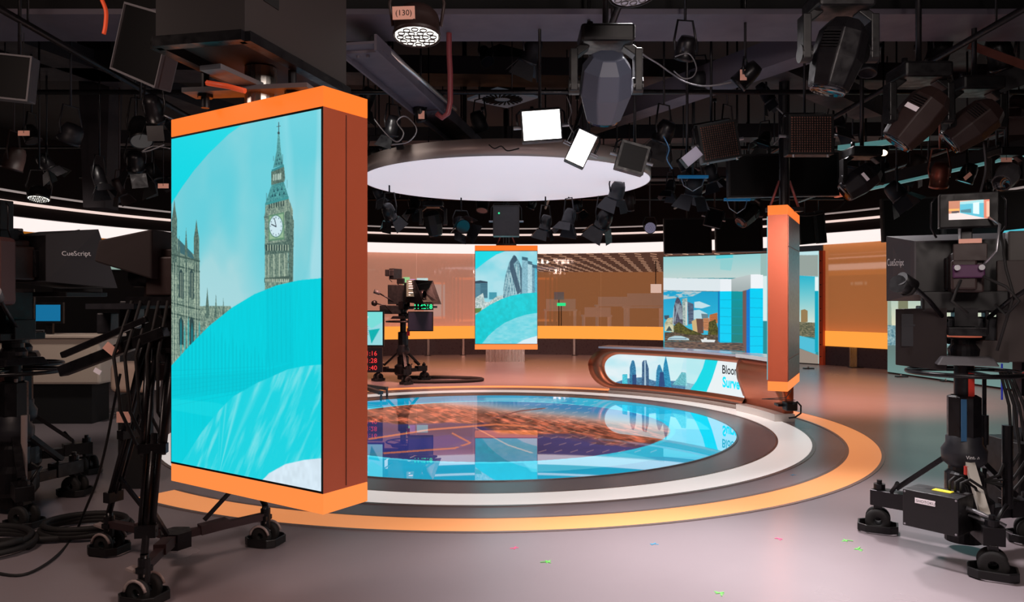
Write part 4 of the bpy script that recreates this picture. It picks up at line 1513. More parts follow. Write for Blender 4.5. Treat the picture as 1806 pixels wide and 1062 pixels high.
# radial vent diffuser
p = on_height(886, 173, 4.0)
e = empty('ceiling_vent', (p.x, p.y, 4.0), None, 'square pale swirl air diffuser with radial slots in the ceiling', 'ceiling vent')
e.rotation_euler = (0, 0, math.radians(38))
g = MB(); g.box((0, 0, 0), (.62, .62, .03)); g.build('face_plate', mat('diffuser_paint', (150, 160, 176), .5, emit=(110, 118, 132), strength=.15), e)
g = MB()
for k in range(24):
    a = 2 * math.pi * k / 24
    g.bar((.1 * math.cos(a), .1 * math.sin(a), -.02), (.25 * math.cos(a + .3), .25 * math.sin(a + .3), -.02), .02, .01)
o = g.build('slots', void, e); o['kind'] = 'stuff'
g = MB(); g.box((0, 0, .3), (.4, .4, .55)); g.build('duct_box', void, e)

# lighting pipes
PIPE = []
for (a, b) in (((-7, 4.6, 3.5), (7, 4.6, 3.5)), ((-7, 7.4, 3.52), (7, 7.4, 3.52)), ((-7, 10.0, 3.5), (7, 10.0, 3.5)), ((-7, 12.4, 3.5), (7, 12.4, 3.5)),
               ((-6.5, 15.0, 3.5), (6.5, 15.0, 3.5)), ((-3.4, 3.5, 3.44), (-3.4, 16, 3.44)), ((.7, 3.5, 3.44), (.7, 16, 3.44)), ((3.4, 3.5, 3.44), (3.4, 16, 3.44)),
               ((5.6, 5, 3.44), (5.6, 15, 3.44)), ((-6, 13.7, 3.6), (6, 13.7, 3.6))):
    g = MB(); g.tube([a, b], .025, 8)
    for t in (.15, .5, .85):
        q = Vector(a).lerp(Vector(b), t)
        g.tube([q, (q.x, q.y, 4.7)], .008, 6)
    tag(g.build('lighting_pipe', black_metal), 'long black lighting pipe in the dark ceiling grid', 'pipe', 'lighting pipes of the ceiling grid')


def hang(e, loc_local_from, world_top, r=.012, m=None, name='hanger_rod'):
    """straight rod from the fixture up to the grid, in the fixture's own frame"""
    e_m = Matrix.Translation(e.location) @ (e.rotation_quaternion.to_matrix().to_4x4() if e.rotation_mode == 'QUATERNION' else e.rotation_euler.to_matrix().to_4x4())
    inv = e_m.inverted()
    a = Vector(loc_local_from)
    w = e_m @ a
    b = inv @ Vector((w.x, w.y, world_top))
    g = MB(); g.tube([a, b], r, 8)
    c = inv @ Vector((w.x, w.y, world_top - .05))
    g.tube([c, b], r * 2.6, 10)
    return g.build(name, m or black_metal, e)


def quad_frame(q, ds):
    if not isinstance(ds, (list, tuple)):
        ds = [ds] * 4
    P = [at(p[0], p[1], d) for p, d in zip(q, ds)]          # TL TR BR BL
    c = sum(P, Vector()) / 4
    x = ((P[1] - P[0]) + (P[2] - P[3])) / 2
    y = ((P[0] - P[3]) + (P[1] - P[2])) / 2
    w, h = x.length, y.length
    x.normalize()
    y = (y - x * y.dot(x)).normalized()
    z = x.cross(y)
    return c, Matrix((x, y, z)).transposed().to_quaternion(), w, h


def panel(name, q, ds, face, label, cat, depth=.08, bez=.02, top=4.7, group=None, yoke=True, casing=None, feet=False, fins=False):
    c, rot, w, h = quad_frame(q, ds)
    e = empty(name, c, rot, label, cat, group)
    cs = casing or black
    g = MB(); g.box((0, 0, -depth / 2 - .002), (w, h, depth)); g.build('housing', cs, e, bevel=.008)
    g = MB()
    for s_ in (-1, 1):
        g.box((s_ * (w / 2 - bez / 2), 0, .006), (bez, h, .016))
        g.box((0, s_ * (h / 2 - bez / 2), .006), (w - 2 * bez, bez, .016))
    g.build('bezel', cs, e)
    g = MB(); g.box((0, 0, .002), (w - 2 * bez, h - 2 * bez, .004)); g.build('diffuser' if face in (panel_on, diff_off, egg_b) else 'screen', face, e)
    if face is egg_b:
        g = MB()
        nx, ny = 16, 15
        for i in range(1, nx):
            g.box((-w / 2 + bez + (w - 2 * bez) * i / nx, 0, .012), (.006, h - 2 * bez, .018))
        for i in range(1, ny):
            g.box((0, -h / 2 + bez + (h - 2 * bez) * i / ny, .012), (w - 2 * bez, .006, .018))
        g.build('louvre', black, e)
        for s_ in (-1, 1):
            g = MB(); g.cyl((s_ * w * .38, -h / 2 - .02, 0), (s_ * w * .38, -h / 2, 0), .012, 10); g.build('corner_knob', alu, e)
    if yoke:
        g = MB()
        r = w / 2 + .03
        g.tube([(-r, 0, -depth / 2), (-r, h * .45, -depth / 2 - .05), (-r * .8, h * .62, -depth / 2 - .08), (r * .8, h * .62, -depth / 2 - .08), (r, h * .45, -depth / 2 - .05), (r, 0, -depth / 2)], .009, 8)
        g.build('yoke', black_metal, e)
        for s_ in (-1, 1):
            g = MB(); g.cyl((s_ * (w / 2), 0, -depth / 2), (s_ * (r + .03), 0, -depth / 2), .014, 10); g.build('tilt_knob', alu, e)
        hang(e, (0, h * .62, -depth / 2 - .08), top)
    else:
        hang(e, (0, h * .3, -depth - .01), top)
    return e, w, h


def sticker(e, M, w, h, s_, m=None, size=None):
    g = MB(M); g.box((0, 0, .0008), (w, h, .0016))
    o = g.build('sticker', m or label_p, e)
    if s_:
        sz = size or h * .6
        text_obj('sticker_number', s_, sz, ink, o, M @ Matrix.Translation((0, -sz * .32, .0025)), align='CENTER')
    return o


# two lit soft panels in front of the disc
panel('soft_light', [(918, 195), (992, 190), (990, 247), (921, 252)], 5.8, panel_on, 'switched-on square LED soft light shining white in front of the disc rim', 'studio light', bez=.012)
panel('soft_light', [(1031, 232), (1065, 249), (1019, 290), (985, 275)], 5.6, panel_on, 'switched-on narrow LED soft light tilted diagonally across the white disc', 'studio light', bez=.008)
panel('soft_light', [(1097, 245), (1147, 261), (1134, 309), (1084, 297)], 6.1, screen_off, 'unlit black LED panel light hanging at the right edge of the white disc', 'studio light', depth=.1)
panel('soft_light', [(1228, 222), (1296, 211), (1309, 276), (1241, 288)], 6.6, egg_b, 'tilted square light with brown honeycomb louvre, beside the pale slanting panel edge', 'studio light', depth=.12)
panel('soft_light', [(1390, 202), (1471, 202), (1468, 273), (1390, 273)], 6.6, egg_b, 'upright square light with brown honeycomb louvre above the large black monitor', 'studio light', depth=.12)
panel('soft_light', [(1214, 274), (1232, 258), (1236, 272), (1199, 301)], 6.5, diff_off, 'pale unlit panel edge slanting beside the tilted honeycomb light', 'studio light', bez=.003, yoke=False)
panel('hanging_monitor', [(1283, 272), (1480, 270), (1478, 344), (1285, 350)], 8.2, screen_off, 'wide black monitor hanging above the copper pillar in front of the desk', 'monitor', yoke=False)
panel('hanging_monitor', [(214, 5), (300, 28), (283, 158), (206, 122)], [4.6, 4.2, 4.2, 4.6], screen_off, 'black monitor with grey edge hanging tilted above the left pillar edge', 'monitor', yoke=False, casing=grey, bez=.012)
panel('hanging_monitor', [(-20, 92), (57, 100), (52, 180), (-20, 172)], 5.2, screen_off, 'black monitor with thin grey edge cut off by the frame, top left', 'monitor', yoke=False, casing=grey, bez=.012)
panel('hanging_monitor', [(1252, 366), (1280, 374), (1268, 402), (1238, 396)], 12, screen_off, 'small black hanging monitor frame above the curved LED wall', 'monitor', yoke=True)
for q, lb in (([(1171, 385), (1255, 384), (1255, 446), (1171, 448)], 'black masking screen above the LED wall, the one at its left corner'),
              ([(1262, 384), (1345, 383), (1345, 443), (1262, 445)], 'black masking screen above the LED wall, between its corner one and the copper pillar'),
              ([(1409, 376), (1438, 375), (1438, 428), (1409, 433)], 'narrow black masking screen just behind the bronze side of the copper pillar'),
              ([(1439, 372), (1456, 371), (1456, 428), (1439, 430)], 'narrowest black masking screen, at the end of the curved LED wall'),
              ([(1556, 352), (1660, 345), (1660, 424), (1556, 426)], 'black masking screen above the teal LED wall beside the camera viewfinder'),
              ([(1664, 345), (1830, 330), (1830, 418), (1664, 424)], 'largest black masking screen, behind the foreground camera hood')):
    panel('masking_screen', q, 15.0 if q[0][0] < 1500 else 13, screen_off, lb, 'masking screen', yoke=False, bez=.03)


def rotq(d, up=(0, 0, 1)):
    """quaternion whose local -Z looks along d"""
    return Vector(d).to_track_quat('-Z', 'Y')


def moving_head(px, py, d, head_dir, s=1.0, label='', zt=4.7, st=None, tint=None, group=None, yaw=0.0, hr=1.0):
    c = at(px, py, d)
    e = empty('moving_head_light', c, None, label, 'moving light', group)
    m = tint or dgrey
    L = zt - c.z
    # base and yoke hang from the grid
    R = Matrix.Rotation(yaw, 4, 'Z')
    g = MB(R); g.box((0, 0, .30 * s), (.34 * s, .30 * s, .11 * s)); g.build('base_box', black, e, bevel=.02 * s)
    g = MB(R); g.tube([(0, 0, .35 * s), (0, 0, L)], .02, 8); g.tube([(-.1 * s, 0, .35 * s), (-.1 * s, 0, .35 * s + .06)], .02, 8); g.build('clamp', black_metal, e)
    for sx_ in (-1, 1):
        g = MB(R)
        g.bar((sx_ * .12 * s, 0, .26 * s), (sx_ * .2 * s, 0, .2 * s), .10 * s, .05 * s)
        g.bar((sx_ * .205 * s, 0, .23 * s), (sx_ * .205 * s, 0, -.04 * s), .11 * s, .05 * s, up=(1, 0, 0))
        g.cyl((sx_ * .17 * s, 0, 0), (sx_ * .235 * s, 0, 0), .055 * s, 16)
        g.build('yoke_arm', black, e, bevel=.012 * s)
    ax = Vector(head_dir).normalized()
    q = Vector((0, 0, 1)).rotation_difference(ax).to_matrix().to_4x4()
    g = MB(q @ Matrix.Rotation(math.pi / 8, 4, 'Z')); g.lathe([(0, -.20 * s), (.09 * s * hr, -.20 * s), (.145 * s * hr, -.12 * s), (.155 * s * hr, .04 * s), (.125 * s, .2 * s), (.12 * s, .22 * s), (.0, .22 * s)], n=8, smooth=False)
    g.build('head', m, e, bevel=.008 * s)
    g = MB(q); g.lathe([(0, .222 * s), (.095 * s, .222 * s), (.105 * s, .235 * s), (.105 * s, .215 * s)], n=24); g.build('lens', lens_off, e)
    g = MB(q)
    for k in range(6):
        g.box((0, -.149 * s + .0 * k, (-.09 + .018 * k) * s), (.10 * s, .012, .006 * s))
    g.build('vents', black, e)
    if st is not None:
        sticker(e, q @ Matrix.Translation(Vector(st[0]) * s) @ st[1], .10 * s, .035 * s, None, label_w)
    return e


RXm = Matrix.Rotation(math.radians(90), 4, 'X')
moving_head(1068, 152, 4.9, (0.0, .62, -.78), 1.0, 'large grey moving light hanging centrally beside the lit soft lights, label on its back', st=((0, -.185, -.02), RXm), tint=mat('blue_grey_casing', (86, 92, 110), .5), hr=1.12)
moving_head(1620, 205, 5.2, (-.55, .25, -.75), .95, 'dark moving light with white label, tilted, above the foreground camera', st=((0, -.155, 0), RXm), tint=dkbrown)
moving_head(1718, 218, 5.9, (-.7, .3, -.6), .95, 'dark moving light tilted beside the labelled one, over the teal rail', tint=dkbrown)
moving_head(1520, 318, 7.2, (-.8, .1, -.6), .85, 'moving light with white label hanging under the teal rail end', st=((0, -.155, 0), RXm))
moving_head(1775, 310, 7.0, (-.6, -.5, -.5), .7, 'pale grey moving light in the far right of the ceiling', tint=grey)
moving_head(1478, 95, 4.2, (-.25, .1, -1), .9, 'black spotlight with peach label hanging across the wide ceiling beam', tint=black_metal)
moving_head(764, 392, 11.6, (.2, .2, -1), .9, 'moving light hanging over the back light lines between disc and pillar', tint=black)
moving_head(1320, 378, 11.5, (-.6, -.3, -.6), .9, 'black moving light hanging just beside the orange top of the copper pillar', tint=black)


PLACED = []


def lamp_can(px, py, d, aim, r=.09, length=.22, label='', lens=None, barn=0, zt=4.7, group=None, tint=None, st=None, cells=False):
    c = at(px, py, d)
    PLACED.append(c)
    e = empty('spot_light', c, None, label, 'studio light', group)
    ax = Vector(aim).normalized()
    q = Vector((0, 0, 1)).rotation_difference(ax).to_matrix().to_4x4()
    m = tint or black_metal
    g = MB(q); g.lathe([(0, -length), (r * .7, -length), (r * .92, -length * .8), (r, -length * .55), (r, 0), (r * 1.05, 0), (r * 1.05, -.02)], n=24)
    g.lathe([(r * .72, -length * .98), (r * .98, -length * .62)], n=24)
    g.build('housing', m, e)
    g = MB(q); g.lathe([(0, -.004), (r * .94, -.004), (r * .94, -.02)], n=24, smooth=False); ln = g.build('lens', lens or lens_off, e)
    if cells:
        g = MB(q)
        for k in range(19):
            if k == 0: x, y = 0, 0
            elif k < 7: x, y = r * .38 * math.cos(k * math.pi / 3), r * .38 * math.sin(k * math.pi / 3)
            else: x, y = r * .72 * math.cos(k * math.pi / 6), r * .72 * math.sin(k * math.pi / 6)
            g.lathe([(r * .13, -.003), (r * .15, .004), (r * .17, -.003)], (x, y, 0), n=10)
        o = g.build('lens_cells', grey, ln); o['kind'] = 'stuff'
    side = ax.cross(Vector((0, 0, 1)))
    side = side.normalized() if side.length > .05 else Vector((1, 0, 0))
    mid = ax * (-length * .4)
    up = Vector((0, 0, 1)) if abs(ax.z) < .9 else Vector((0, 0, 1))
    top = mid + up * (r * 1.9 + (length * .5 if abs(ax.z) > .7 else 0))
    g = MB(); g.tube([mid + side * r * 1.05, mid + side * r * 1.2 + up * r, top + side * r * .8, top - side * r * .8, mid - side * r * 1.2 + up * r, mid - side * r * 1.05], .009, 8)
    g.build('yoke', m, e)
    g = MB(); g.tube([top, (top.x, top.y, zt - c.z)], .01, 8); g.tube([(top.x, top.y, zt - c.z - .06), (top.x, top.y, zt - c.z + .02)], .03, 8); g.build('clamp', m, e)
    if barn:
        for k in range(4):
            a = k * math.pi / 2
            Rm = q @ Matrix.Rotation(a, 4, 'Z')
            g = MB(Rm)
            w0, w1, L = r * .9, r * 1.4 if k % 2 == 0 else r * .9, r * 1.5
            g.hull8([(r, -w0, 0), (r + .004, -w0, 0), (r + .004, w0, 0), (r, w0, 0)],
                    [(r + L * .55, -w1, L), (r + L * .55 + .004, -w1, L), (r + L * .55 + .004, w1, L), (r + L * .55, w1, L)])
            g.build('barn_door', m, e)
    if st:
        sticker(e, st[0], st[1], st[2], st[3], label_p)
    return e


# the lit LED spot with the number (130)
c = at(735, 62, 4.2)
e = lamp_can(735, 66, 4.2, (0.0, -.12, -1), .125, .16, 'lit round LED spot with peach number label at the top of the ceiling', par_on, cells=True, tint=dkbrown,
             st=(Matrix.Translation((-.055, -.118, .09)) @ Matrix.Rotation(math.radians(92), 4, 'X') @ Matrix.Rotation(0.03, 4, 'Z'), .12, .07, '(130)'))
e = lamp_can(68, 352, 7.4, (0.05, -.25, -1), .095, .12, 'lit round LED spot over the hooded cameras at far left', par_on, cells=True)
lamp_can(1147, 402, 11.5, (-.05, -1, -.15), .085, .16, 'round LED spot with lilac speckled lens facing out over the LED wall corner', mat('lilac_lens', (170, 160, 190), .5, emit=(150, 142, 170), strength=.4), cells=True)
lamp_can(1118, -12, 4.0, (0.1, -.2, -1), .13, .16, 'pale round spot cut off by the top edge of the frame', mat('pale_lens', (170, 164, 176), .4, emit=(150, 146, 160), strength=.3), cells=True)
lamp_can(1557, 270, 8.6, (-.4, -.5, -.8), .05, .1, 'tiny lit warm spot under the labelled moving light', mat('warm_lit_lens', (255, 220, 180), .4, emit=(255, 226, 190), strength=3))
lamp_can(817, 400, 10.5, (.35, -.9, -.4), .10, .26, 'black barn-door spot with dark lens hanging over the light lines beside a black speaker', barn=1)
lamp_can(690, 386, 9.5, (.2, .6, -.8), .08, .2, 'blue-black lamp with white sticker beside the big pillar under the disc', barn=1, st=(Matrix.Translation((-.02, -.1, .08)) @ RXm, .06, .05, None))
lamp_can(1060, 400, 10.5, (-.3, .5, -.8), .11, .24, 'black lamp with open barn doors hanging under the right part of the disc', barn=1)
lamp_can(1000, 396, 10.5, (-.3, -.2, -1), .09, .22, 'grey lamp beside the black speaker, doors folded down', barn=1, tint=dgrey)
lamp_can(960, 405, 10.5, (-.2, .3, -1), .08, .2, 'slim lamp with pale bracket right of the black hanging speaker', barn=1)
lamp_can(1085, 350, 9.2, (-.2, .4, -.9), .09, .2, 'blue-grey lamp close under the right edge of the disc', barn=1, tint=dgrey)
lamp_can(1222, 345, 9.0, (-.1, .3, -.9), .10, .22, 'dark lamp hanging below the pale slanting panel edge', barn=1, tint=dgrey)
lamp_can(1205, 105, 5.5, (-.1, .5, -.8), .07, .16, 'small lamp with looped pale cables near the large grey moving light', barn=0)
lamp_can(1300, 150, 5.8, (-.6, .3, -.6), .07, .2, 'black lamp with peach tag above the diagonal ceiling beam', barn=0, st=(Matrix.Translation((.02, -.09, .05)) @ RXm, .05, .08, None))
lamp_can(1655, 330, 8.0, (.1, .4, -.9), .09, .26, 'copper-toned lamp hanging above the camera viewfinder', tint=coppaint_d)
lamp_can(1700, 322, 8.0, (-.3, .2, -.9), .08, .2, 'lamp with tilted lilac label above the camera viewfinder', st=(Matrix.Translation((-.02, -.1, .05)) @ RXm @ Matrix.Rotation(.7, 4, 'Z'), .09, .04, None))
lamp_can(1590, 350, 9.0, (.5, -.2, -.7), .10, .22, 'dark olive lamp left of the camera viewfinder', barn=1, tint=dgrey)
lamp_can(1165, 250, 7.2, (-.3, .4, -.8), .09, .2, 'black lamp between the grey moving light and the tilted honeycomb light', barn=1)
lamp_can(690, 240, 7.6, (-.2, .3, -.9), .07, .2, 'small lamp in a knot of cables beside the big pillar top', barn=1)
lamp_can(745, 215, 7.6, (.2, .3, -.9), .06, .18, 'small lamp with white card beside the channel beam', st=(Matrix.Translation((.0, -.08, .05)) @ RXm, .06, .08, None))
# lamps too alike and too dark to tell apart
rnd = random.Random(5)
fill = []
for px, py, d in ((665, 300, 9), (672, 350, 11), (730, 372, 12), (850, 372, 12.5), (935, 368, 12.5), (1020, 372, 12), (1110, 372, 11), (1180, 340, 10),
                  (1260, 320, 10), (1560, 300, 9), (1610, 300, 9.5), (1740, 345, 9.5), (1500, 290, 9), (250, 250, 6.5), (275, 215, 6), (240, 300, 7),
                  (275, 320, 7.5), (120, 250, 7), (60, 250, 7.5), (180, 330, 8.5), (215, 345, 8.5), (20, 300, 7), (90, 300, 8), (450, 120, 6), (640, 190, 8),
                  (850, 230, 9), (1230, 160, 7.5), (1360, 180, 8), (1530, 130, 6.5), (1650, 110, 6.5), (1770, 120, 6.5), (1790, 200, 6.5), (930, 110, 7), (860, 110, 7.4),
                  (1290, 250, 8), (1345, 255, 9), (1475, 230, 8.5), (700, 330, 12), (1210, 300, 10), (1370, 350, 10.5)):
    for _try in range(30):
        c = at(px, py, d)
        others = PLACED + [o_.location for o_ in COL.objects if o_.parent is None and o_.get('category') in ('moving light', 'monitor', 'beam', 'bracket', 'speaker', 'light bar', 'card')]
        if min(math.hypot(c.x - q_.x, c.y - q_.y) for q_ in others) > .42 and min(abs(c.x - v_) for v_ in (-3.4, .7, 3.4, 5.6)) > .16 and min(abs(c.y - v_) for v_ in (4.6, 7.4, 10, 12.4, 15, 13.7)) > .2:
            break
        d += .13
    e = lamp_can(px, py, d, (rnd.uniform(-.6, .6), rnd.uniform(-.6, .7), -.9), rnd.uniform(.06, .10), rnd.uniform(.16, .26),
                 'small dark studio lamp in the crowded black ceiling grid', barn=1 if rnd.random() < .6 else 0, group='small dark lamps in the ceiling grid', tint=rnd.choice([black, black_metal, dgrey, dkbrown]))

# black hanging speaker
panel('hanging_speaker', [(869, 362), (917, 362), (915, 416), (870, 416)], 10.8, dgrey, 'black box speaker hanging above the small screen pillar, tiny green light on it', 'speaker', depth=.25, bez=.01)
g = MB(); p = at(880, 376, 10.75); g.box(p, (.02, .01, .02)); o = g.build('green_light', green_led)
o.parent = [x for x in COL.objects if x.name == 'hanging_speaker'][0]
_sp = o.parent
o.matrix_parent_inverse = (Matrix.Translation(_sp.location) @ _sp.rotation_quaternion.to_matrix().to_4x4()).inverted()

# teal rail on the right
a, b = on_height(1474, 347, 2.98), on_height(1830, 268, 2.98)
e = empty('ceiling_rail', a, None, 'long ceiling rail glowing orange then teal above the foreground camera', 'rail')
dv = b - a
g = MB(); g.bar((0, 0, 0), dv * .22, .05, .03); g.build('orange_part', mat('salmon_lit_rail', (200, 110, 84), .4, emit=(200, 104, 80), strength=.5), e)
g = MB(); g.bar(dv * .22, dv, .05, .03); g.build('teal_part', cyan_rail, e)
g = MB(); g.bar((0, 0, .09), dv + Vector((0, 0, .09)), .04, .14); g.build('web', void, e)
for t in (.2, .55, .85):
    g = MB(); g.tube([dv * t, dv * t + Vector((0, 0, 1.7))], .015, 8); g.build('hanger', black_metal, e)
a, b = at(1480, 261, 8.0), at(1636, 243, 7.2)
g = MB(); g.bar(a, b, .05, .05); tag(g.build('short_rail', cyan_rail), 'short dim teal rail under the labelled tilted moving light', 'rail')
a, b = at(1712, 80, 6.2), at(1815, 118, 5.8)
g = MB(); g.bar(a, b, .05, .06); tag(g.build('copper_rail', coppaint_d), 'short copper coloured rail in the upper right ceiling', 'rail')
# striped salmon lights on the back of the hanging monitor
e = empty('terminal_block', at(1470, 342, 8.9), None, 'two small salmon lit bars beside the wide black hanging monitor', 'light bar')
for k in range(2):
    g = MB(); g.box((0, 0, .025 - .04 * k), (.16, .05, .03)); g.build('bar', MATS['salmon_lit_rail'], e)
hang(e, (0, 0, .03), 4.7)
for px, py, d, w, lb in ((1222, 312, 8.6, .34, 'small blue lit bracket bar under the pale slanting panel'), (1300, 352, 8.9, .30, 'teal lit bracket bar hanging under the wide black monitor')):
    e = empty('bracket_bar', at(px, py, d), None, lb, 'bracket')
    g = MB(); g.box((0, 0, 0), (w, .05, .03)); g.build('bar', mat('blue_lit_bar_%d' % px, (30, 110, 160), .4, emit=(30, 110, 160), strength=.25), e)
    for s_ in (-1, 1):
        g = MB(); g.tube([(s_ * w * .4, 0, 0), (s_ * w * .3, 0, -.10), (0, 0, -.16)], .006, 6); g.build('stay', alu, e)
    hang(e, (0, 0, 0), 4.7)

# cable loops
for i, (pts, r, m, lb) in enumerate((
        ([(1120, 85, 5.4), (1140, 100, 5.4), (1160, 112, 5.4), (1185, 130, 5.4), (1210, 145, 5.3), (1245, 152, 5.2), (1290, 145, 5.2)], .006, grey, 'thin pale cable sagging from the big moving light towards the diagonal beam'),
        ([(1190, 100, 5.4), (1215, 95, 5.4), (1228, 118, 5.4), (1222, 135, 5.4), (1205, 138, 5.4), (1188, 125, 5.4)], .005, grey, 'round loop of thin pale cable right of the big moving light'),
        ([(862, 255, 6.8), (872, 262, 6.8), (884, 258, 6.8), (895, 266, 6.8), (915, 262, 6.7)], .006, rubber, 'black cable hanging in front of the disc rim'),
        ([(1000, 170, 5.6), (1008, 195, 5.6), (1003, 215, 5.6), (1012, 235, 5.6)], .005, grey, 'thin cable beside the lit square soft light'),
        ([(1170, 240, 6.5), (1180, 262, 6.5), (1176, 280, 6.5), (1186, 298, 6.5)], .006, blue_m, 'blue-white curved cable left of the tilted honeycomb light'),
        ([(1385, 355, 9), (1395, 375, 9), (1430, 380, 9), (1475, 368, 9), (1490, 355, 9)], .012, rubber, 'thick dark cable sagging over the top of the copper pillar'),
        ([(1735, 250, 6.5), (1738, 300, 6.5), (1728, 345, 6.4), (1730, 375, 6.2)], .008, grey, 'grey cable hanging down to the camera viewfinder'),
        ([(660, 210, 7), (680, 235, 7), (700, 250, 7), (712, 235, 7), (700, 215, 7), (715, 205, 7), (735, 228, 7), (720, 250, 7), (690, 255, 7)], .007, alu, 'knot of pale cables hanging beside the big pillar top'),
        ([(180, 0, 4.8), (187, 20, 4.8), (186, 45, 4.8), (183, 60, 4.8)], .012, mat('orange_lit_cable', (200, 80, 40), .5, emit=(190, 60, 30), strength=.5), 'orange lit cable beside the tilted monitor, top left'),
        ([(280, 200, 6), (300, 208, 6), (310, 214, 6.4)], .008, alu, 'pale thin bar behind the left top of the big pillar'),
        ([(290, 255, 6.4), (265, 265, 6.4), (250, 268, 6.4), (270, 258, 6.4), (300, 262, 6.4)], .006, alu, 'tangle of pale cable left of the big pillar'),
        ([(1370, 190, 6.8), (1392, 215, 6.8), (1380, 235, 6.8), (1365, 255, 6.8)], .007, grey, 'pale cable hanging between the two honeycomb lights'))):
    g = MB()
    P = [at(*p) for p in pts]
    # smooth the loop
    Q2 = []
    for k in range(len(P) - 1):
        p0, p1, p2, p3 = P[max(k - 1, 0)], P[k], P[k + 1], P[min(k + 2, len(P) - 1)]
        for s_ in range(5):
            t = s_ / 5
            Q2.append(.5 * ((2 * p1) + (-p0 + p2) * t + (2 * p0 - 5 * p1 + 4 * p2 - p3) * t * t + (-p0 + 3 * p1 - 3 * p2 + p3) * t ** 3))
    Q2.append(P[-1])
    g.tube(Q2, r, 6)
    tag(g.build('ceiling_cable', m), lb, 'cable')

# small white cards hanging in the grid, and pipes' clips
for i, (px, py, d, w, h, lb) in enumerate(((1085, 210, 4.55, .10, .03, None), (42, 235, 6, .09, .04, 'small brown card hung in the dark ceiling at far left'),
                                           (288, 328, 6.5, .09, .04, 'small pale card beside the big pillar, left of the clock tower picture'),
                                           (1775, 282, 6.9, .10, .04, 'small white card hung under the teal rail'), (240, 218, 6, .03, .05, None))):
    if lb:
        e = empty('hanging_card', at(px, py, d), None, lb, 'card')
        g = MB(); g.box((0, 0, 0), (w, .004, h)); g.build('card', label_p, e)
        hang(e, (0, 0, 0), 4.7, .003)

# ------------------------------------------------------------------ hoist box above the big pillar
zb = 2.5
fp = [(-1.03, 2.95), (-0.81, 3.74), (-1.22, 3.83), (-1.41, 3.03)]
cx_, cy_ = sum(p[0] for p in fp) / 4, sum(p[1] for p in fp) / 4
e = empty('pillar_hoist', (cx_, cy_, 2.354), None, 'black hoist box with red-lit bolts carrying the largest screen pillar', 'hoist')
rel = [(p[0] - cx_, p[1] - cy_) for p in fp]
g = MB(); g.hull8([(*p, zb - 2.354 + .04) for p in rel], [(*p, 4.7 - 2.354) for p in rel]); g.build('box', mat('hoist_grey_brown', (52, 45, 45), .6), e)
g = MB()
for i in range(4):
    p, q = rel[i], rel[(i + 1) % 4]
    g.bar((*p, zb - 2.354 + .02), (*q, zb - 2.354 + .02), .05, .04)
g.build('lower_frame', black_metal, e)
g = MB(); g.bar((-.32, .02, .07), (.25, -.06, .07), .12, .02); g.build('cross_plate', grey, e)
g = MB(); g.bar((-.1, -.3, .09), (.1, .35, .09), .10, .02); g.build('long_plate', grey, e)
for k, (x, y) in enumerate(((-.24, .0), (.16, -.05), (-.05, .2), (.1, .3))):
    g = MB(); g.cyl((x, y, .0), (x, y, .15), .018, 12); g.cyl((x, y, .045), (x, y, .065), .035, 6); g.build('bolt', black_metal, e)
g = MB(); g.cyl((0, .02, 0.0), (0, .02, .18), .07, 20); g.build('swivel', steel, e)
g = MB()
pts = [(-.16, -.18, .06), (-.06, -.22, .035), (.02, -.24, .01)]
g.tube(pts, .012, 6); g.build('cable', MATS['orange_lit_cable'], e)
a_ = Vector((*rel[0], 0)); b_ = Vector((*rel[1], 0))
nn = Vector((b_.y - a_.y, -(b_.x - a_.x), 0)).normalized() * .004
p, q = a_.lerp(b_, .15), a_.lerp(b_, .28)
g = MB(); g.hull8([(p.x, p.y, .35), (p.x + nn.x, p.y + nn.y, .35), (q.x + nn.x, q.y + nn.y, .35), (q.x, q.y, .35)],
                  [(p.x, p.y, .50), (p.x + nn.x, p.y + nn.y, .50), (q.x + nn.x, q.y + nn.y, .50), (q.x, q.y, .50)])
g.build('hatch', void, e)
# hangers of the two other pillars
for (x, y, zt, lb) in (((xl + xr) / 2, ds + .11, 2.42, 'black hanger carrying the small screen pillar below the speaker'), (2.65, 7.45, 2.37, 'black hanger above the copper pillar in front of the desk')):
    e = empty('pillar_hanger', (x, y, zt), None, lb, 'hanger')
    g = MB(); g.box((0, 0, .02), (.34, .10, .04)); g.build('plate', black_metal, e)
    g = MB(); g.cyl((0, 0, .04), (0, 0, 4.7 - zt), .05, 14); g.build('tube', black_metal, e)
    for s_ in (-1, 1):
        g = MB(); g.tube([(s_ * .14, 0, .04), (s_ * .05, 0, .3)], .012, 6); g.build('stay', mat('pink_lit_stay', (150, 84, 84), .4) if 'pink_lit_stay' not in MATS else MATS['pink_lit_stay'], e)

# ================================================================== CAMERAS AND FLOOR EQUIPMENT
def torus(mb, c, R_, r, n=48, m=10, M=None):
    pts = [Vector(c) + Vector((R_ * math.cos(2 * math.pi * i / n), R_ * math.sin(2 * math.pi * i / n), 0)) for i in range(n)]
    if M is not None:
        pts = [M @ p for p in pts]
    mb.tube(pts, r, m, closed=True)
    return mb


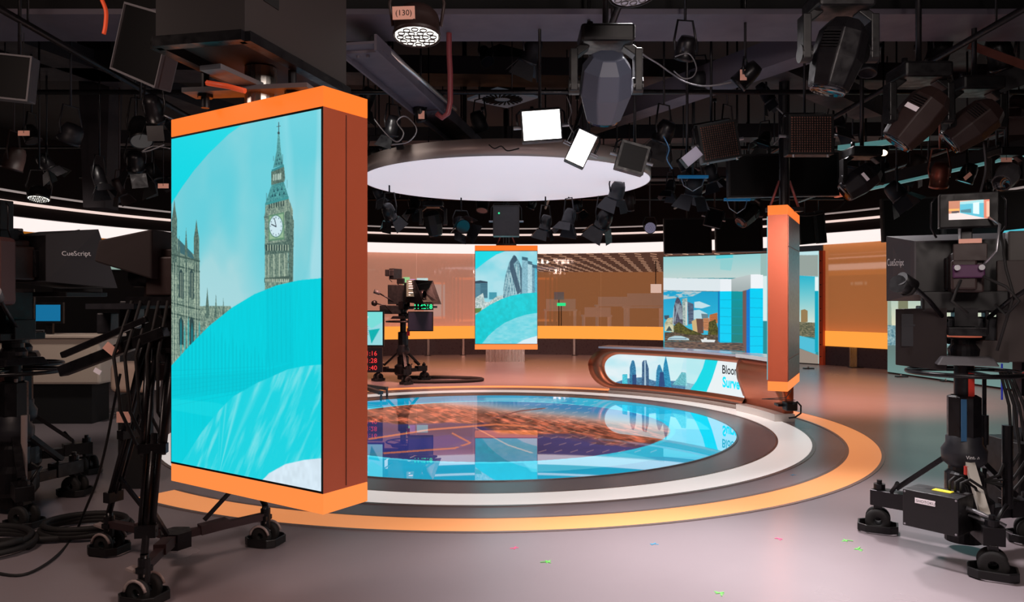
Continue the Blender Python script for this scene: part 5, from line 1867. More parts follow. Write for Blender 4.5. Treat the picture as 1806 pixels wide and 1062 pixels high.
def caster(e, x, y, a, r=.075, guard=True, part='caster'):
    """twin wheel caster with cable guard, under a foot at (x, y)"""
    R = Matrix.Translation((x, y, 0)) @ Matrix.Rotation(a, 4, 'Z')
    g = MB(R); g.cyl((0, 0, r), (0, 0, .19), .022, 12); g.box((0, 0, .165), (.07, .05, .03)); fork = g.build(part, black_metal, e, bevel=.004)
    for s_ in (-1, 1):
        g = MB(R); g.lathe([(r * .35, -.016), (r * .8, -.018), (r, -.012), (r, .012), (r * .8, .018), (r * .35, .016), (r * .35, -.016)], (s_ * .045, 0, r + .002), (1, 0, 0), 24)
        w = g.build('wheel', rubber, fork)
    if guard:
        g = MB(R)
        L, w_ = r + .045, .095
        pl = [(-w_, -L * .6), (-w_ * .6, -L), (w_ * .6, -L), (w_, -L * .6), (w_, L * .6), (w_ * .6, L), (-w_ * .6, L), (-w_, L * .6)]
        pi = [(p[0] * .88, p[1] * .9) for p in pl]
        vs = [(p[0], p[1], .008) for p in pl] + [(p[0], p[1], .055) for p in pl] + [(p[0], p[1], .008) for p in pi] + [(p[0], p[1], .055) for p in pi]
        fs = []
        for i in range(8):
            j = (i + 1) % 8
            fs += [(i, j, 8 + j, 8 + i), (16 + j, 16 + i, 24 + i, 24 + j), (8 + i, 8 + j, 24 + j, 24 + i), (j, i, 16 + i, 16 + j)]
        g.add(vs, fs)
        g.build('cable_guard', black, fork, bevel=.004)
    return fork


def studio_camera(name, x, y, phase, yaw, label, opt):
    """pedestal camera; yaw: heading of the lens, 0 = away from the photographer"""
    e = empty(name, (x, y, 0), None, label, 'studio camera')
    zr = opt.get('ring', 1.07)
    RL = .5
    for k in range(3):
        a = phase + k * 2 * math.pi / 3
        ca, sa = math.cos(a), math.sin(a)
        g = MB(Matrix.Rotation(a, 4, 'Z'))
        g.box((.20, 0, .21), (.30, .09, .07)); g.box((.42, 0, .225), (.22, .11, .10)); g.cyl((.49, 0, .27), (.49, 0, .31), .035, 14); g.cyl((.49, 0, .31), (.49, 0, .335), .016, 10)
        arm = g.build('base_arm', black_metal, e, bevel=.006)
        g = MB(Matrix.Rotation(a, 4, 'Z')); g.bar((.08, 0, .56), (.38, 0, .30), .05, .03)
        g.build('strut', whitearm if (opt.get('white_strut') == k) else black_metal, e)
        g = MB(Matrix.Rotation(a, 4, 'Z')); g.tube([(.40, .05, .28), (.36, .09, .33), (.34, .12, .36)], .012, 8); g.build('lock_lever', black, arm)
        caster(e, RL * ca, RL * sa, a + opt.get('cast', .6) + k)
    g = MB(); g.lathe([(.14, .13), (.16, .16), (.16, .30), (.11, .34)], n=24, smooth=False); g.lathe([(0, .13), (.14, .13)], n=24); g.build('hub', black_metal, e)
    g = MB(); g.lathe([(.09, .05), (.105, .05), (.105, .46), (.085, .48), (.085, .5)], n=24, smooth=False); g.lathe([(0, .05), (.1, .05)], n=24); g.build('lower_column', black_metal, e)
    g = MB(); g.lathe([(.085, .50), (.12, .53), (.125, .60), (.10, .64), (.10, .68), (.07, .70)], n=24); g.build('collar', dgrey, e)
    g = MB(); g.lathe([(.095, .66), (.095, .92), (.075, .93)], n=8, smooth=False); g.build('middle_column', black_metal, e)
    g = MB(); g.lathe([(.055, .90), (.055, zr + .12)], n=20); ic = g.build('inner_column', black_metal, e)
    if opt.get('stripes'):
        g = MB(Matrix.Rotation(math.radians(-95), 4, 'Z')); g.box((.093, -.045, .79), (.006, .03, .25)); g.build('blue_stripe', blue_m, e)
        g = MB(Matrix.Rotation(math.radians(-95), 4, 'Z')); g.box((.056, .015, zr - .10), (.006, .035, .22)); g.build('red_stripe', red_m, ic)
        text_obj('maker_lettering', 'Vinten', .03, textw, e, face_frame((-.06, -.122, .565), (1, 0, 0), (0, 0, 1)))
        g = MB(); g.box((-.055, -.125, .50), (.03, .02, .05)); g.build('red_knob', red_m, e)
    g = MB(); torus(g, (0, 0, zr), .31, .014); sr = g.build('steering_ring', black_metal, e)
    for k in range(3):
        g = MB(Matrix.Rotation(k * 2.094 + .5, 4, 'Z')); g.bar((.05, 0, zr + .01), (.31, 0, zr), .025, .012); g.build('spoke', black_metal, sr)
    if opt.get('stripes'):
        g = MB(); pts = [Vector((.31 * math.cos(a), .31 * math.sin(a), zr)) for a in (-.72, -.6, -.48)]; g.tube(pts, .019, 10); g.build('red_grip', red_m, sr)
    R = Matrix.Rotation(-yaw, 4, 'Z')
    g = MB(R); g.hull8([(-.16, -.18, zr + .05), (.16, -.18, zr + .05), (.18, .14, zr + .05), (-.18, .14, zr + .05)], [(-.13, -.15, zr + .10), (.13, -.15, zr + .10), (.15, .12, zr + .10), (-.15, .12, zr + .10)])
    g.build('head_plate', grey if opt.get('stripes') else black_metal, e, bevel=.008)
    g = MB(R); g.lathe([(.085, zr + .10), (.09, zr + .14), (.07, zr + .17), (.07, zr + .20), (.088, zr + .205), (.088, zr + .225), (0, zr + .225)], n=24, smooth=False); ph = g.build('pan_head', black_metal, e)
    if opt.get('stripes'):
        g = MB(R); g.lathe([(.091, zr + .212), (.094, zr + .212), (.094, zr + .226), (.09, zr + .228)], n=24); g.build('pale_ring', MATS['salmon_lit_rail'], ph)
    zc = zr + .25
    g = MB(R); g.box((0, 0, zc), (.20, .34, .05)); g.box((-.11, 0, zc + .05), (.02, .16, .14)); g.box((.11, 0, zc + .05), (.02, .16, .14)); g.build('cradle', black_metal, e, bevel=.005)
    # camera body, lens, handle
    zb = zc + .05 + opt.get('lift', 0)
    if opt.get('lift'):
        g = MB(R); g.box((0, 0, zc + .03 + opt['lift'] / 2), (.12, .2, opt['lift'])); g.build('riser_block', black_metal, e)
    bm = opt.get('body', black)
    g = MB(R); g.box((0, -.06, zb + .19), (.15, .34, .24)); g.box((0, -.02, zb + .33), (.10, .22, .05)); g.box((-.03, -.25, zb + .17), (.13, .06, .17)); body = g.build('camera_body', bm, e, bevel=.012)
    g = MB(R); g.box((0, .22, zb + .19), (.19, .26, .20)); g.lathe([(.07, 0), (.085, .02), (.09, .10), (.08, .10)], (0, .35, zb + .19), (0, 1, 0), 24); g.build('lens_block', black_metal, e, bevel=.015)
    g = MB(R); g.tube([(0, -.12, zb + .34), (0, -.10, zb + .41), (0, .06, zb + .41), (0, .10, zb + .35)], .014, 8); g.build('handle', black, e)
    # prompter hood: flared open box round the lens
    hw = opt.get('hood', .34)
    x0, x1, y0, y1 = opt.get('hood_in', .17), hw, .12, .62
    zm = zb + .22
    g = MB(R)
    t = .008
    A = [(-x0, y0, zm - .16), (x0, y0, zm - .16), (x0, y0, zm + .18), (-x0, y0, zm + .18)]
    B = [(-x1, y1, zm - .20), (x1, y1, zm - .20), (x1 * 1.02, y1 - .18, zm + .24), (-x1 * 1.02, y1 - .18, zm + .24)]
    Ai = [(p[0] * .96, p[1], zm + (p[2] - zm) * .96) for p in A]
    Bi = [(p[0] * .97, p[1], zm + (p[2] - zm) * .97) for p in B]
    vs = A + B + Ai + Bi
    fs = []
    for i in range(4):
        j = (i + 1) % 4
        fs += [(i, j, 4 + j, 4 + i), (8 + j, 8 + i, 12 + i, 12 + j), (4 + i, 4 + j, 12 + j, 12 + i), (j, i, 8 + i, 8 + j)]
    g.add(vs, fs)
    hood = g.build('prompter_hood', opt.get('hood_m', black), e)
    g = MB(R); g.box((0, y0 + .01, zm + .01), (x0 * 1.95, .015, .33)); g.build('hood_back', black, hood)
    ga, gb = (x0 + (x1 - x0) * .16) * .94, (x0 + (x1 - x0) * .70) * .94
    g = MB(R); g.hull8([(-ga, .20, zm + .15), (ga, .20, zm + .15), (ga, .205, zm + .15), (-ga, .205, zm + .15)], [(-gb, .47, zm - .16), (gb, .47, zm - .16), (gb, .475, zm - .16), (-gb, .475, zm - .16)])
    g.build('prompter_glass', mat('prompter_glass', (60, 66, 62), .08) if 'prompter_glass' not in MATS else MATS['prompter_glass'], e)
    g = MB(R); g.box((0, .42, zm - .25), (.44, .36, .035)); g.build('prompter_monitor', black, e, bevel=.006)
    if opt.get('logo'):
        # lettering on the side of the hood
        for side in opt['logo']:
            s_ = -1 if side == 'L' else 1
            pA, pB = Vector(A[3 if s_ < 0 else 2]), Vector(B[3 if s_ < 0 else 2])
            pC = Vector(A[0 if s_ < 0 else 1])
            pD = Vector(B[0 if s_ < 0 else 1])
            ln_, hh = (pB - pA).length, (pA - pC).length
            nrm = (pB - pA).cross(pA - pC).normalized() * s_

            def on_side(co, pA=pA, pB=pB, pC=pC, pD=pD, ln_=ln_, hh=hh, nrm=nrm, s_=s_):
                u = (.22 + co.x / ln_) if s_ > 0 else (.92 - co.x / ln_)
                v = .55 + co.y / hh
                return R @ (pC.lerp(pD, u).lerp(pA.lerp(pB, u), v) + nrm * (.03 if s_ > 0 else .01))
            text_obj('hood_lettering', 'CueScript', opt.get('logo_size', .085), textw, hood, None, bend=on_side)
    # viewfinder on top
    zv = zm + .24 + opt.get('vf', .10)
    g = MB(R); g.box((0, -.16, zv), (.30, .10, .20)); g.box((0, -.05, zv - .13), (.06, .14, .10)); g.hull8([(-.15, -.21, zv - .10), (.15, -.21, zv - .10), (.15, -.21, zv + .10), (-.15, -.21, zv + .10)][::-1], [(-.15, -.20, zv - .10), (.15, -.20, zv - .10), (.15, -.20, zv + .10), (-.15, -.20, zv + .10)][::-1])
    vf = g.build('viewfinder', black, e, bevel=.008)
    if not opt.get('vf_pic'):
        g = MB(R); g.box((0, -.213, zv), (.22, .004, .13)); g.build('viewfinder_screen', screen_off, vf)
    for s_ in (-1, 1):
        g = MB(R); g.tube([(s_ * .17, -.18, zv + .08), (s_ * .19, -.18, zv + .05), (s_ * .19, -.18, zv - .10), (s_ * .16, -.14, zv - .15)], .007, 6); g.build('viewfinder_bracket', black_metal, vf)
    # pan bars with grips
    for s_ in (-1, 1):
        g = MB(R); g.tube([(s_ * .10, -.05, zc + .06), (s_ * .2, -.20, zc + .18), (s_ * .31, -.34, zc + .28)], .013, 8); pb_ = g.build('pan_bar', black_metal, e)
        g = MB(R); g.tube([(s_ * .29, -.32, zc + .27), (s_ * .36, -.40, zc + .31)], [.035, .04], 14); g.build('grip', black if s_ < 0 else grey, pb_)
    return e, R, zr, zc, zb, zm, zv


# ---- large foreground camera on the right
e, R, zr, zc, zb, zm, zv = studio_camera('pedestal_camera', 2.74, 4.64, math.radians(15), math.radians(24),
                                         'large black pedestal camera in the foreground, its lit viewfinder showing the LED wall',
                                         dict(stripes=True, white_strut=2, hood=.40, hood_in=.26, lift=.11, body=dkbrown, hood_m=mat('hood_grey', (70, 66, 70), .55), logo='L', logo_size=.055, vf=.09, vf_pic=True, cast=.9))
cv = Canvas(96, 50, lambda u, v: (u, v))
U_, V_ = cv.X / cv.w, cv.Y / cv.h
cv.a[:] = (230, 190, 170)
cv.poly([(0, .0), (.28, 0), (.28, .62), (0, .66)], (200, 120, 84)); cv.poly([(0, .42), (.27, .42), (.27, .52), (0, .53)], (255, 180, 80)); cv.poly([(.08, .55), (.26, .54), (.26, .66), (.08, .68)], (40, 30, 40))
cv.poly([(.28, .08), (.86, 0), (.86, .95), (.28, .68)], (60, 190, 215)); cv.poly([(.28, .08), (.86, 0), (.86, .18), (.28, .2)], (160, 225, 230)); cv.poly([(.6, .15), (.75, .12), (.75, .75), (.6, .7)], (220, 245, 248))
cv.poly([(.30, .5), (.55, .45), (.55, .66), (.30, .62)], (30, 120, 140)); cv.poly([(.86, 0), (1, 0), (1, 1), (.86, .95)], (225, 120, 90)); cv.poly([(.92, .1), (1, .1), (1, .9), (.92, .9)], (250, 190, 160))
cv.poly([(0, .66), (.28, .64), (.86, .95), (1, 1.1), (0, 1.1)], (250, 226, 222))
im = cv.done()
picture_mesh('viewfinder_picture', im, lambda a, b: ((a - .5) * .205 * math.cos(-math.radians(24)) - (-.2135) * math.sin(-math.radians(24)),
                                                     (a - .5) * .205 * math.sin(-math.radians(24)) + (-.2135) * math.cos(-math.radians(24)), zv + .055 - b * .11), led_m, e)
# shelf monitor arm, side boxes, connectors
g = MB(R); g.box((0, -.26, zb + .30), (.17, .012, .10)); g.build('rear_plate', dkbrown, e, bevel=.004)
sticker(e, R @ face_frame((0, -.268, zb + .365), (1, 0, 0), (0, 0, 1)), .115, .026, None, label_p)
g = MB(R); g.box((-.01, -.28, zb + .19), (.16, .04, .075)); pc = g.build('connector_block', purple_m, e, bevel=.008)
for s_ in (-1, 1):
    g = MB(R); g.cyl((s_ * .06 - .01, -.30, zb + .21), (s_ * .06 - .01, -.33, zb + .21), .016, 12); g.build('plug', alu, pc)
g = MB(R); g.hull8([(-.37, .0, zc - .22), (-.10, -.10, zc - .24), (-.10, -.06, zc - .24), (-.37, .04, zc - .22)], [(-.37, .0, zc + .13), (-.10, -.10, zc + .14), (-.10, -.06, zc + .14), (-.37, .04, zc + .13)])
g.build('prompter_back_panel', mat('dark_brown_panel', (30, 20, 20), .6), e, bevel=.004)
g = MB(R); g.box((0, .0, zb + .015), (.46, .12, .13)); g.build('lens_tray', black, e, bevel=.015)
g = MB(R); g.box((.25, -.02, zc + .12), (.17, .04, .60)); g.box((.08, -.02, zc - .12), (.30, .04, .13)); g.build('corner_panel', mat('brown_corner_panel', (58, 48, 46), .6), e, bevel=.006)
g = MB(R); g.box((-.28, -.03, zc), (.12, .01, .2)); g.box((-.28, -.037, zc + .03), (.09, .004, .012)); g.build('vent_plate', dgrey, e)
g = MB(R); g.box((.10, .05, zc + .0), (.40, .06, .17)); g.build('tray', dgrey, e, bevel=.02)
g = MB(R); g.box((.30, .10, zb + .18), (.13, .10, .52)); g.build('side_unit', mat('grey_side_unit', (82, 78, 76), .6), e, bevel=.01)
g = MB(R); g.tube([(-.31, -.30, zc + .26), (-.38, -.40, zc + .28)], [.045, .052], 18); zl = g.build('zoom_grip', black, e)
g = MB(R); g.tube([(-.32, -.31, zc + .262), (-.335, -.33, zc + .266)], .056, 18); g.build('rubber_ring', rubber, zl)
g = MB(R); g.lathe([(0, -.04), (.03, -.035), (.045, -.01), (.045, .02), (.02, .05), (0, .05)], (.35, -.40, zc + .31), (.3, -.8, .2), 16); g.build('focus_handle', grey, e)
for i, pts in enumerate(([(.04, -.30, zb + .20), (.12, -.34, zb + .30), (.14, -.30, zb + .45), (.10, -.22, zb + .5)], [(.06, -.30, zb + .16), (.16, -.36, zb + .10), (.22, -.38, zb + .02), (.16, -.36, zb - .06), (.12, -.3, zb)],
                         [(-.05, -.30, zb + .14), (-.10, -.36, zb + .02), (-.02, -.34, zb - .05)], [(.15, -.26, zb + .4), (.17, -.3, zb + .2), (.20, -.34, zb + .05), (.13, -.28, zc - .1)])):
    g = MB(R); g.tube(pts, .008, 8); g.build('camera_cable', alu if i == 0 else rubber, e)
g = MB(); g.cyl((.16, .06, .30), (.16, .06, zr - .02), .012, 12); g.cyl((.16, .06, .62), (.16, .06, .80), .024, 12); g.build('gas_rod', black_metal, e)
g = MB(); g.cyl((.25, -.02, .25), (.25, -.02, .75), .03, 12); g.build('side_tube', black_metal, e)
for k in range(4):
    g = MB()
    pts = [(.22 + .02 * k, .0, zr), (.26 + .03 * k, -.02, zr - .2), (.27 + .05 * k, -.03, zr - .45 - .03 * k), (.20 + .03 * k, -.02, zr - .62 - .03 * k), (.12, 0, zr - .66)]
    g.tube(pts, .009, 8); g.build('cable_loop', rubber, e)
# power box between two arms
bx = MB(Matrix.Translation((-.31, -.27, .31)) @ Matrix.Rotation(math.radians(-52), 4, 'Z'))
bx.box((0, 0, 0), (.30, .20, .21)); pb_ = bx.build('power_box', black, e, bevel=.004)
M = Matrix.Translation((-.31, -.27, .31)) @ Matrix.Rotation(math.radians(-52), 4, 'Z')
g = MB(M); g.box((0.02, .02, .107), (.10, .05, .003)); g.build('yellow_label', yellow_m, pb_)
Mf = M @ face_frame((-.07, -.102, .045), (1, 0, 0), (0, 0, 1))
g = MB(Mf); g.box((.045, .008, 0), (.11, .03, .002)); pl = g.build('name_plate', label_w, pb_)
text_obj('name_lettering', 'SHOTOKU', .022, ink, pb_, Mf @ Matrix.Translation((-.004, 0.0, .002)))
for sx_ in (-1, 1):
    for sz_ in (-1, 1):
        g = MB(M); g.cyl((sx_ * .138, -.102, sz_ * .093), (sx_ * .138, -.099, sz_ * .093), .006, 8); g.build('screw', alu, pb_)
for k in range(3):
    g = MB(M); g.tube([(.04 + .03 * k, .06, .10), (.04 + .03 * k, .06, .16), (.05 + .04 * k, .10, .18), (.08 + .05 * k, .18, .12), (.08 + .05 * k, .22, .05)], .008, 8); g.build('power_cable', rubber, pb_)
g = MB(M); g.tube([(.15, 0, .04), (.22, .02, .02), (.33, .05, -.03)], .012, 8); g.tube([(.15, .03, .0), (.25, .05, -.03), (.35, .08, -.07)], .010, 8); g.build('connector_cable', alu, pb_)

# ---- camera on the set, left of the small pillar
e, R, zr, zc, zb, zm, zv = studio_camera('pedestal_camera', -2.02, 14.2, math.radians(-75), math.radians(112),
                                         'black prompter camera standing inside the set, with a green digital clock',
                                         dict(hood=.34, ring=1.12, vf=.12))
Mv = face_frame((.02, -.10, 1.22), (1, .0, 0), (0, 0, 1))
g = MB(); g.box((.36, -.30, 1.13), (.46, .05, .36)); m1 = g.build('return_monitor', black, e, bevel=.006)
g = MB(); g.box((.36, -.327, 1.13), (.42, .004, .32)); g.build('monitor_screen', screen_navy, m1)
g = MB(); g.box((.42, -.30, 1.40), (.34, .06, .13)); m2 = g.build('clock', void, e)
text_obj('clock_digits', '114218', .115, green_led, m2, face_frame((.235, -.335, 1.36), (1, 0, 0), (0, 0, 1)), weight=.02)
g = MB(); g.box((-.10, .0, 1.62), (.34, .2, .36)); g.box((-.22, 0, 1.34), (.40, .2, .16)); g.build('electronics_pack', black, e, bevel=.01)
g = MB(); g.box((-.24, -.02, 2.02), (.16, .16, .12)); g.build('top_box', black, e, bevel=.01)
g = MB(); g.bar((.1, -.1, 1.25), (.36, -.28, 1.25), .05, .05); g.build('monitor_arm', black_metal, e)
g = MB(); g.box((.20, -.42, 1.73), (.16, .004, .30), Rz(.25)); pg = g.build('prompter_page', mat('prompter_page', (90, 96, 84), .3, emit=(70, 78, 66), strength=.5), e)
g = MB()
for k, w in enumerate((.05, .06, .12, .08, .0, .08, .03)):
    if w: g.box((.16 + w / 2, -.428, 1.85 - k * .04), (w, .004, .014), Rz(.25))
g.build('page_text_lines', white_l, pg)
g = MB(); g.lathe([(0, -.03), (.05, -.02), (.055, .02), (0, .03)], (-.50, -.2, 1.46), (.6, -.8, 0), 16); g.tube([(-.5, -.2, 1.46), (-.3, -.15, 1.42), (-.2, -.1, 1.28)], .012, 8); g.build('zoom_knob', black, e)
g = MB(); g.box((.11, -.1, .93), (.05, .04, .14)); g.build('red_tag', mat('crimson_tag', (200, 30, 60), .5), e)
c = on_floor(760, 652)
g = MB()
pts = []
for i in range(30):
    a = -math.pi / 2 + math.pi * i / 29
    pts.append((-1.35 + .55 * math.cos(a) if False else -1.5 + .95 * math.cos(a), 14.35 + .42 * math.sin(a), .03))
g.tube([(-2.0, 13.93, .03)] + pts + [(-2.0, 14.77, .03)], .032, 8)
tag(g.build('floor_cable', rubber), 'thick black cable looped on the floor behind the camera inside the set', 'cable')

# ---- monitor trolley beside the big pillar
d0 = 12.2
pc = at(650, 531, d0)
e = empty('monitor_trolley', (pc.x - .1, d0, 0), None, 'monitor trolley half hidden by the big pillar, with red digital clocks under its screen', 'monitor trolley')


def L(px, py, dy=0.0):
    q = at(px, py, d0)
    return q.x - (pc.x - .1), dy, q.z


x1 = L(677, 548)
g = MB(); g.hull8([(-.6, .03, L(0, 611)[2]), (x1[0], 0, L(0, 611)[2]), (x1[0], .06, L(0, 611)[2]), (-.6, .09, L(0, 611)[2])], [(-.6, .03, x1[2]), (x1[0], 0, x1[2]), (x1[0], .06, x1[2]), (-.6, .09, x1[2])]); ms = g.build('upper_monitor', black, e)
cv = Canvas(90, 70, lambda u, v: (u, v))
cv.a[:] = (150, 215, 222)
cv.poly([(.5, 0), (1, 0), (1, .3), (.8, .5)], (120, 220, 215)); cv.poly([(.75, .55), (.95, .5), (.8, .95)], (0, 175, 175)); cv.poly([(.45, .9), (.5, .4), (.7, .1), (.75, .15), (.6, .6)], (225, 235, 235))
for k in range(5):
    cv.line((.55 + .02 * k, .3 + .05 * k), (.75, .45 + .06 * k), .008, (190, 90, 80))
picture_mesh('monitor_picture', cv.done(), lambda a, b: (-.58 + (x1[0] + .56) * a, .028 - .032 * a, x1[2] - .02 - (x1[2] - L(0, 611)[2] - .04) * b), led_m, ms)
zt_, zb_ = L(0, 614)[2], L(0, 657)[2]
xr_ = L(674, 0)[0]
g = MB(); g.hull8([(-.6, .02, zb_), (xr_, 0, zb_), (xr_, .07, zb_), (-.6, .09, zb_)], [(-.6, .02, zt_), (xr_, 0, zt_), (xr_, .07, zt_), (-.6, .09, zt_)]); ck = g.build('clock_unit', mat('dark_red_panel', (58, 22, 26), .5), e)
for k in range(3):
    text_obj('clock_digits', '11:41:%02d' % (16 + k * 12), .105, red_led, ck, face_frame((xr_ - .44, -.004, zt_ - .12 - k * .115), (1, 0, 0), (0, 0, 1)))
g = MB(); g.tube([(-.1, .06, zb_), (-.1, .08, .15)], .03, 10); g.build('post', black_metal, e)
for s_, yy_ in ((1, .0), (1, -.55), (-1, -.3)):
    g = MB(); g.bar((-.1, .05, .16), (.42 * s_, -.15 + yy_, .12), .07, .05); lg = g.build('leg', mat('trolley_metal', (90, 84, 84), .35, .5) if 'trolley_metal' not in MATS else MATS['trolley_metal'], e)
    g = MB(); g.lathe([(.02, -.012), (.045, -.012), (.045, .012), (.02, .012), (.02, -.012)], (.42 * s_, -.15 + yy_, .045), (1, 0, 0), 20); g.cyl((.42 * s_, -.15 + yy_, .05), (.42 * s_, -.15 + yy_, .11), .012, 8); g.build('wheel', grey, lg)
g = MB(); g.tube([(-.1, .0, .5), (.0, -.05, .3), (-.06, -.1, .2), (.02, -.12, .14)], .012, 8); g.build('cable', rubber, e)

# ---- tripod camera on a wheeled dolly at the left
TC = Vector((-1.95, 4.37, 0))
A_, B_, C_ = Vector((-2.4, 4.56, 0)), Vector((-1.83, 3.81, 0)), Vector((-1.52, 4.72, 0))
TC = (A_ + B_ + C_) / 3
e = empty('tripod_camera', TC, None, 'hooded camera on a heavy tripod with wheeled dolly, left of the big pillar', 'studio camera')
apex = Vector((-.05, .0, 1.25))
for P in (A_, B_, C_):
    p = P - TC
    foot = p + Vector((0, 0, .24))
    top = apex + Vector((p.x, p.y, 0)).normalized() * .10
    g = MB()
    side = Vector((-p.y, p.x, 0)).normalized()
    for s_ in (-1, 1):
        g.tube([top + side * .07 * s_, top.lerp(foot, .55) + side * .05 * s_], .017, 8)
        g.tube([top + side * .035 * s_ + Vector((0, 0, -.02)), top.lerp(foot, .9) + side * .03 * s_], .014, 8)
    g.tube([top.lerp(foot, .45), foot], .019, 8)
    g.bar(top.lerp(foot, .52) - side * .07, top.lerp(foot, .52) + side * .07, .05, .05)
    g.bar(top.lerp(foot, .9) - side * .05, top.lerp(foot, .9) + side * .05, .05, .06)
    lg = g.build('leg', black_metal, e)
    g = MB(); g.tube([foot, p * .98 + Vector((0, 0, .16))], .02, 10); g.cyl(p + Vector((0, 0, .10)), p + Vector((0, 0, .22)), .03, 12); g.build('foot_clamp', black_metal, lg)
    # dolly arm and caster with pale rim
    g = MB(); g.bar((0, 0, .16), p * .97 + Vector((0, 0, .175)), .045, .04); g.bar(p * .25 + Vector((0, 0, .17)), p * .55 + Vector((0, 0, .18)), .065, .055); da = g.build('dolly_arm', mat('dolly_brown', (58, 40, 42), .45) if 'dolly_brown' not in MATS else MATS['dolly_brown'], e)
    g = MB(); g.bar(p * .3 + Vector((0, 0, .22)), top.lerp(foot, .78), .02, .02); g.build('brace', black_metal, da)
    fk = caster(e, p.x, p.y, 1.3, .062, True, 'dolly_caster')
    Rm = Matrix.Translation((p.x, p.y, 0)) @ Matrix.Rotation(1.3, 4, 'Z')
    for s_ in (-1, 1):
        g = MB(Rm)
        pts = [Vector((s_ * .066, .064 * math.cos(a), .064 + .064 * math.sin(a))) for a in [math.pi * t / 10 + .1 for t in range(10)]]
        g.tube(pts, .008, 6); g.build('pale_rim', rubber_cap, fk)
    g = MB(Rm); g.bar((0, -.02, .14), (0, .09, .165), .05, .012); g.build('brake_lever', rubber_cap, fk)
g = MB(); g.lathe([(0, .10), (.09, .10), (.09, .19), (0, .19)], n=6, smooth=False); g.build('dolly_hub', black_metal, e)
g = MB(); g.lathe([(0, 1.16), (.09, 1.16), (.13, 1.24), (.13, 1.30), (.07, 1.33), (.07, 1.40), (.10, 1.42), (.10, 1.46), (0, 1.46)], n=20, smooth=False); g.build('fluid_head', black_metal, e)
Rt = Matrix.Rotation(math.radians(80), 4, 'Z')     # looks to the left and a little away
g = MB(Rt); g.box((0, .05, 1.50), (.16, .42, .05)); g.build('quick_plate', black_metal, e)
g = MB(Rt); g.box((0, -.04, 1.64), (.15, .36, .22)); g.box((0, .0, 1.77), (.09, .2, .05)); g.build('camera_body', dkbrown, e, bevel=.01)
g = MB(Rt); g.lathe([(.05, 0), (.06, .02), (.06, .12), (.045, .12), (.0, .10)], (0, .14, 1.64), (0, 1, 0), 20); g.build('lens', black, e)
g = MB(Rt)
A = [(-.13, .06, 1.62), (.13, .06, 1.62), (.13, .06, 1.90), (-.13, .06, 1.90)]
B = [(-.17, .39, 1.72), (.17, .39, 1.72), (.17, .36, 1.84), (-.17, .36, 1.84)]
g.hull8(A, B)
g.build('prompter_hood', mat('brown_black_fabric', (40, 30, 30), .8), e, bevel=.01)
g = MB(Rt); g.box((0, .3, 1.47), (.32, .30, .03)); g.build('prompter_monitor', dgrey, e)
g = MB(Rt); g.tube([(0, -.2, 1.80), (0, -.38, 1.70), (0.02, -.46, 1.62)], .016, 8); g.tube([(0.02, -.44, 1.64), (.02, -.52, 1.58)], .03, 12); g.build('rear_control', black, e)
for s_ in (-1, 1):
    g = MB(Rt); g.tube([(s_ * .08, -.05, 1.40), (s_ * .18, -.25, 1.22), (s_ * .24, -.46, 1.02)], .013, 8); pb_ = g.build('pan_bar', black_metal, e)
    g = MB(Rt); g.tube([(s_ * .225, -.42, 1.06), (s_ * .255, -.54, .95)], .026, 12); g.build('grip', black, pb_)
# long jib-like arm with pale tags across the tripod
a, b = at(110, 655, 4.3) - TC, at(292, 585, 4.2) - TC
g = MB(); g.bar(a, b, .07, .06); g.bar(a + Vector((0, 0, .09)), b + Vector((-.1, 0, .07)), .035, .035); g.build('control_arm', black_metal, e, bevel=.006)
for px, py, w, ang, m_ in ((195, 616, .075, -40, label_p), (268, 592, .035, -48, label_p), (172, 655, .04, -30, label_w)):
    q = at(px, py, 4.19) - TC
    g = MB(); g.box(q, (w, .006, w * .62), Matrix.Rotation(math.radians(-ang), 3, 'Y')); g.build('tag_card', m_, e)
g = MB()
for k in range(5):
    g.tube([(-.2 + .05 * k, -.1, 1.5), (-.25 + .06 * k, -.2, 1.2), (-.2 + .05 * k, -.22, .9), (-.1 + .03 * k, -.15, .6 + .05 * k)], .009, 6)
g.build('cable_bunch', rubber, e)
g = MB(); q = at(218, 736, 4.3) - TC; g.box(q, (.075, .01, .06)); g.build('peach_card', label_p, e)
g = MB(); g.box(at(285, 505, 4.6) - TC, (.16, .12, .22)); g.build('battery_box', dkbrown, e, bevel=.01)
q = at(185, 480, 4.3) - TC
for k, (px, py, w, h, m_) in enumerate(((233, 555, .10, .16, dgrey), (190, 570, .08, .12, dgrey), (282, 655, .17, .10, dkbrown))):
    g = MB(); g.box(at(px, py, 4.45) - TC, (w, .1, h)); g.build('side_box', m_, e, bevel=.008)
# pale cushion-like light reflector seen through the tripod
q = at(240, 638, 6.2)
e = empty('white_sofa_back', (q.x, q.y, 0), None, 'small rounded cream cabinet seen between the tripod legs', 'cabinet')
g = MB(); g.box((0, 0, q.z - .12), (.32, .25, .24)); g.build('body', cream, e, bevel=.05, seg=4)
g = MB(); g.box((0, 0, (q.z - .26) / 2), (.2, .18, q.z - .26)); g.build('base', void, e)

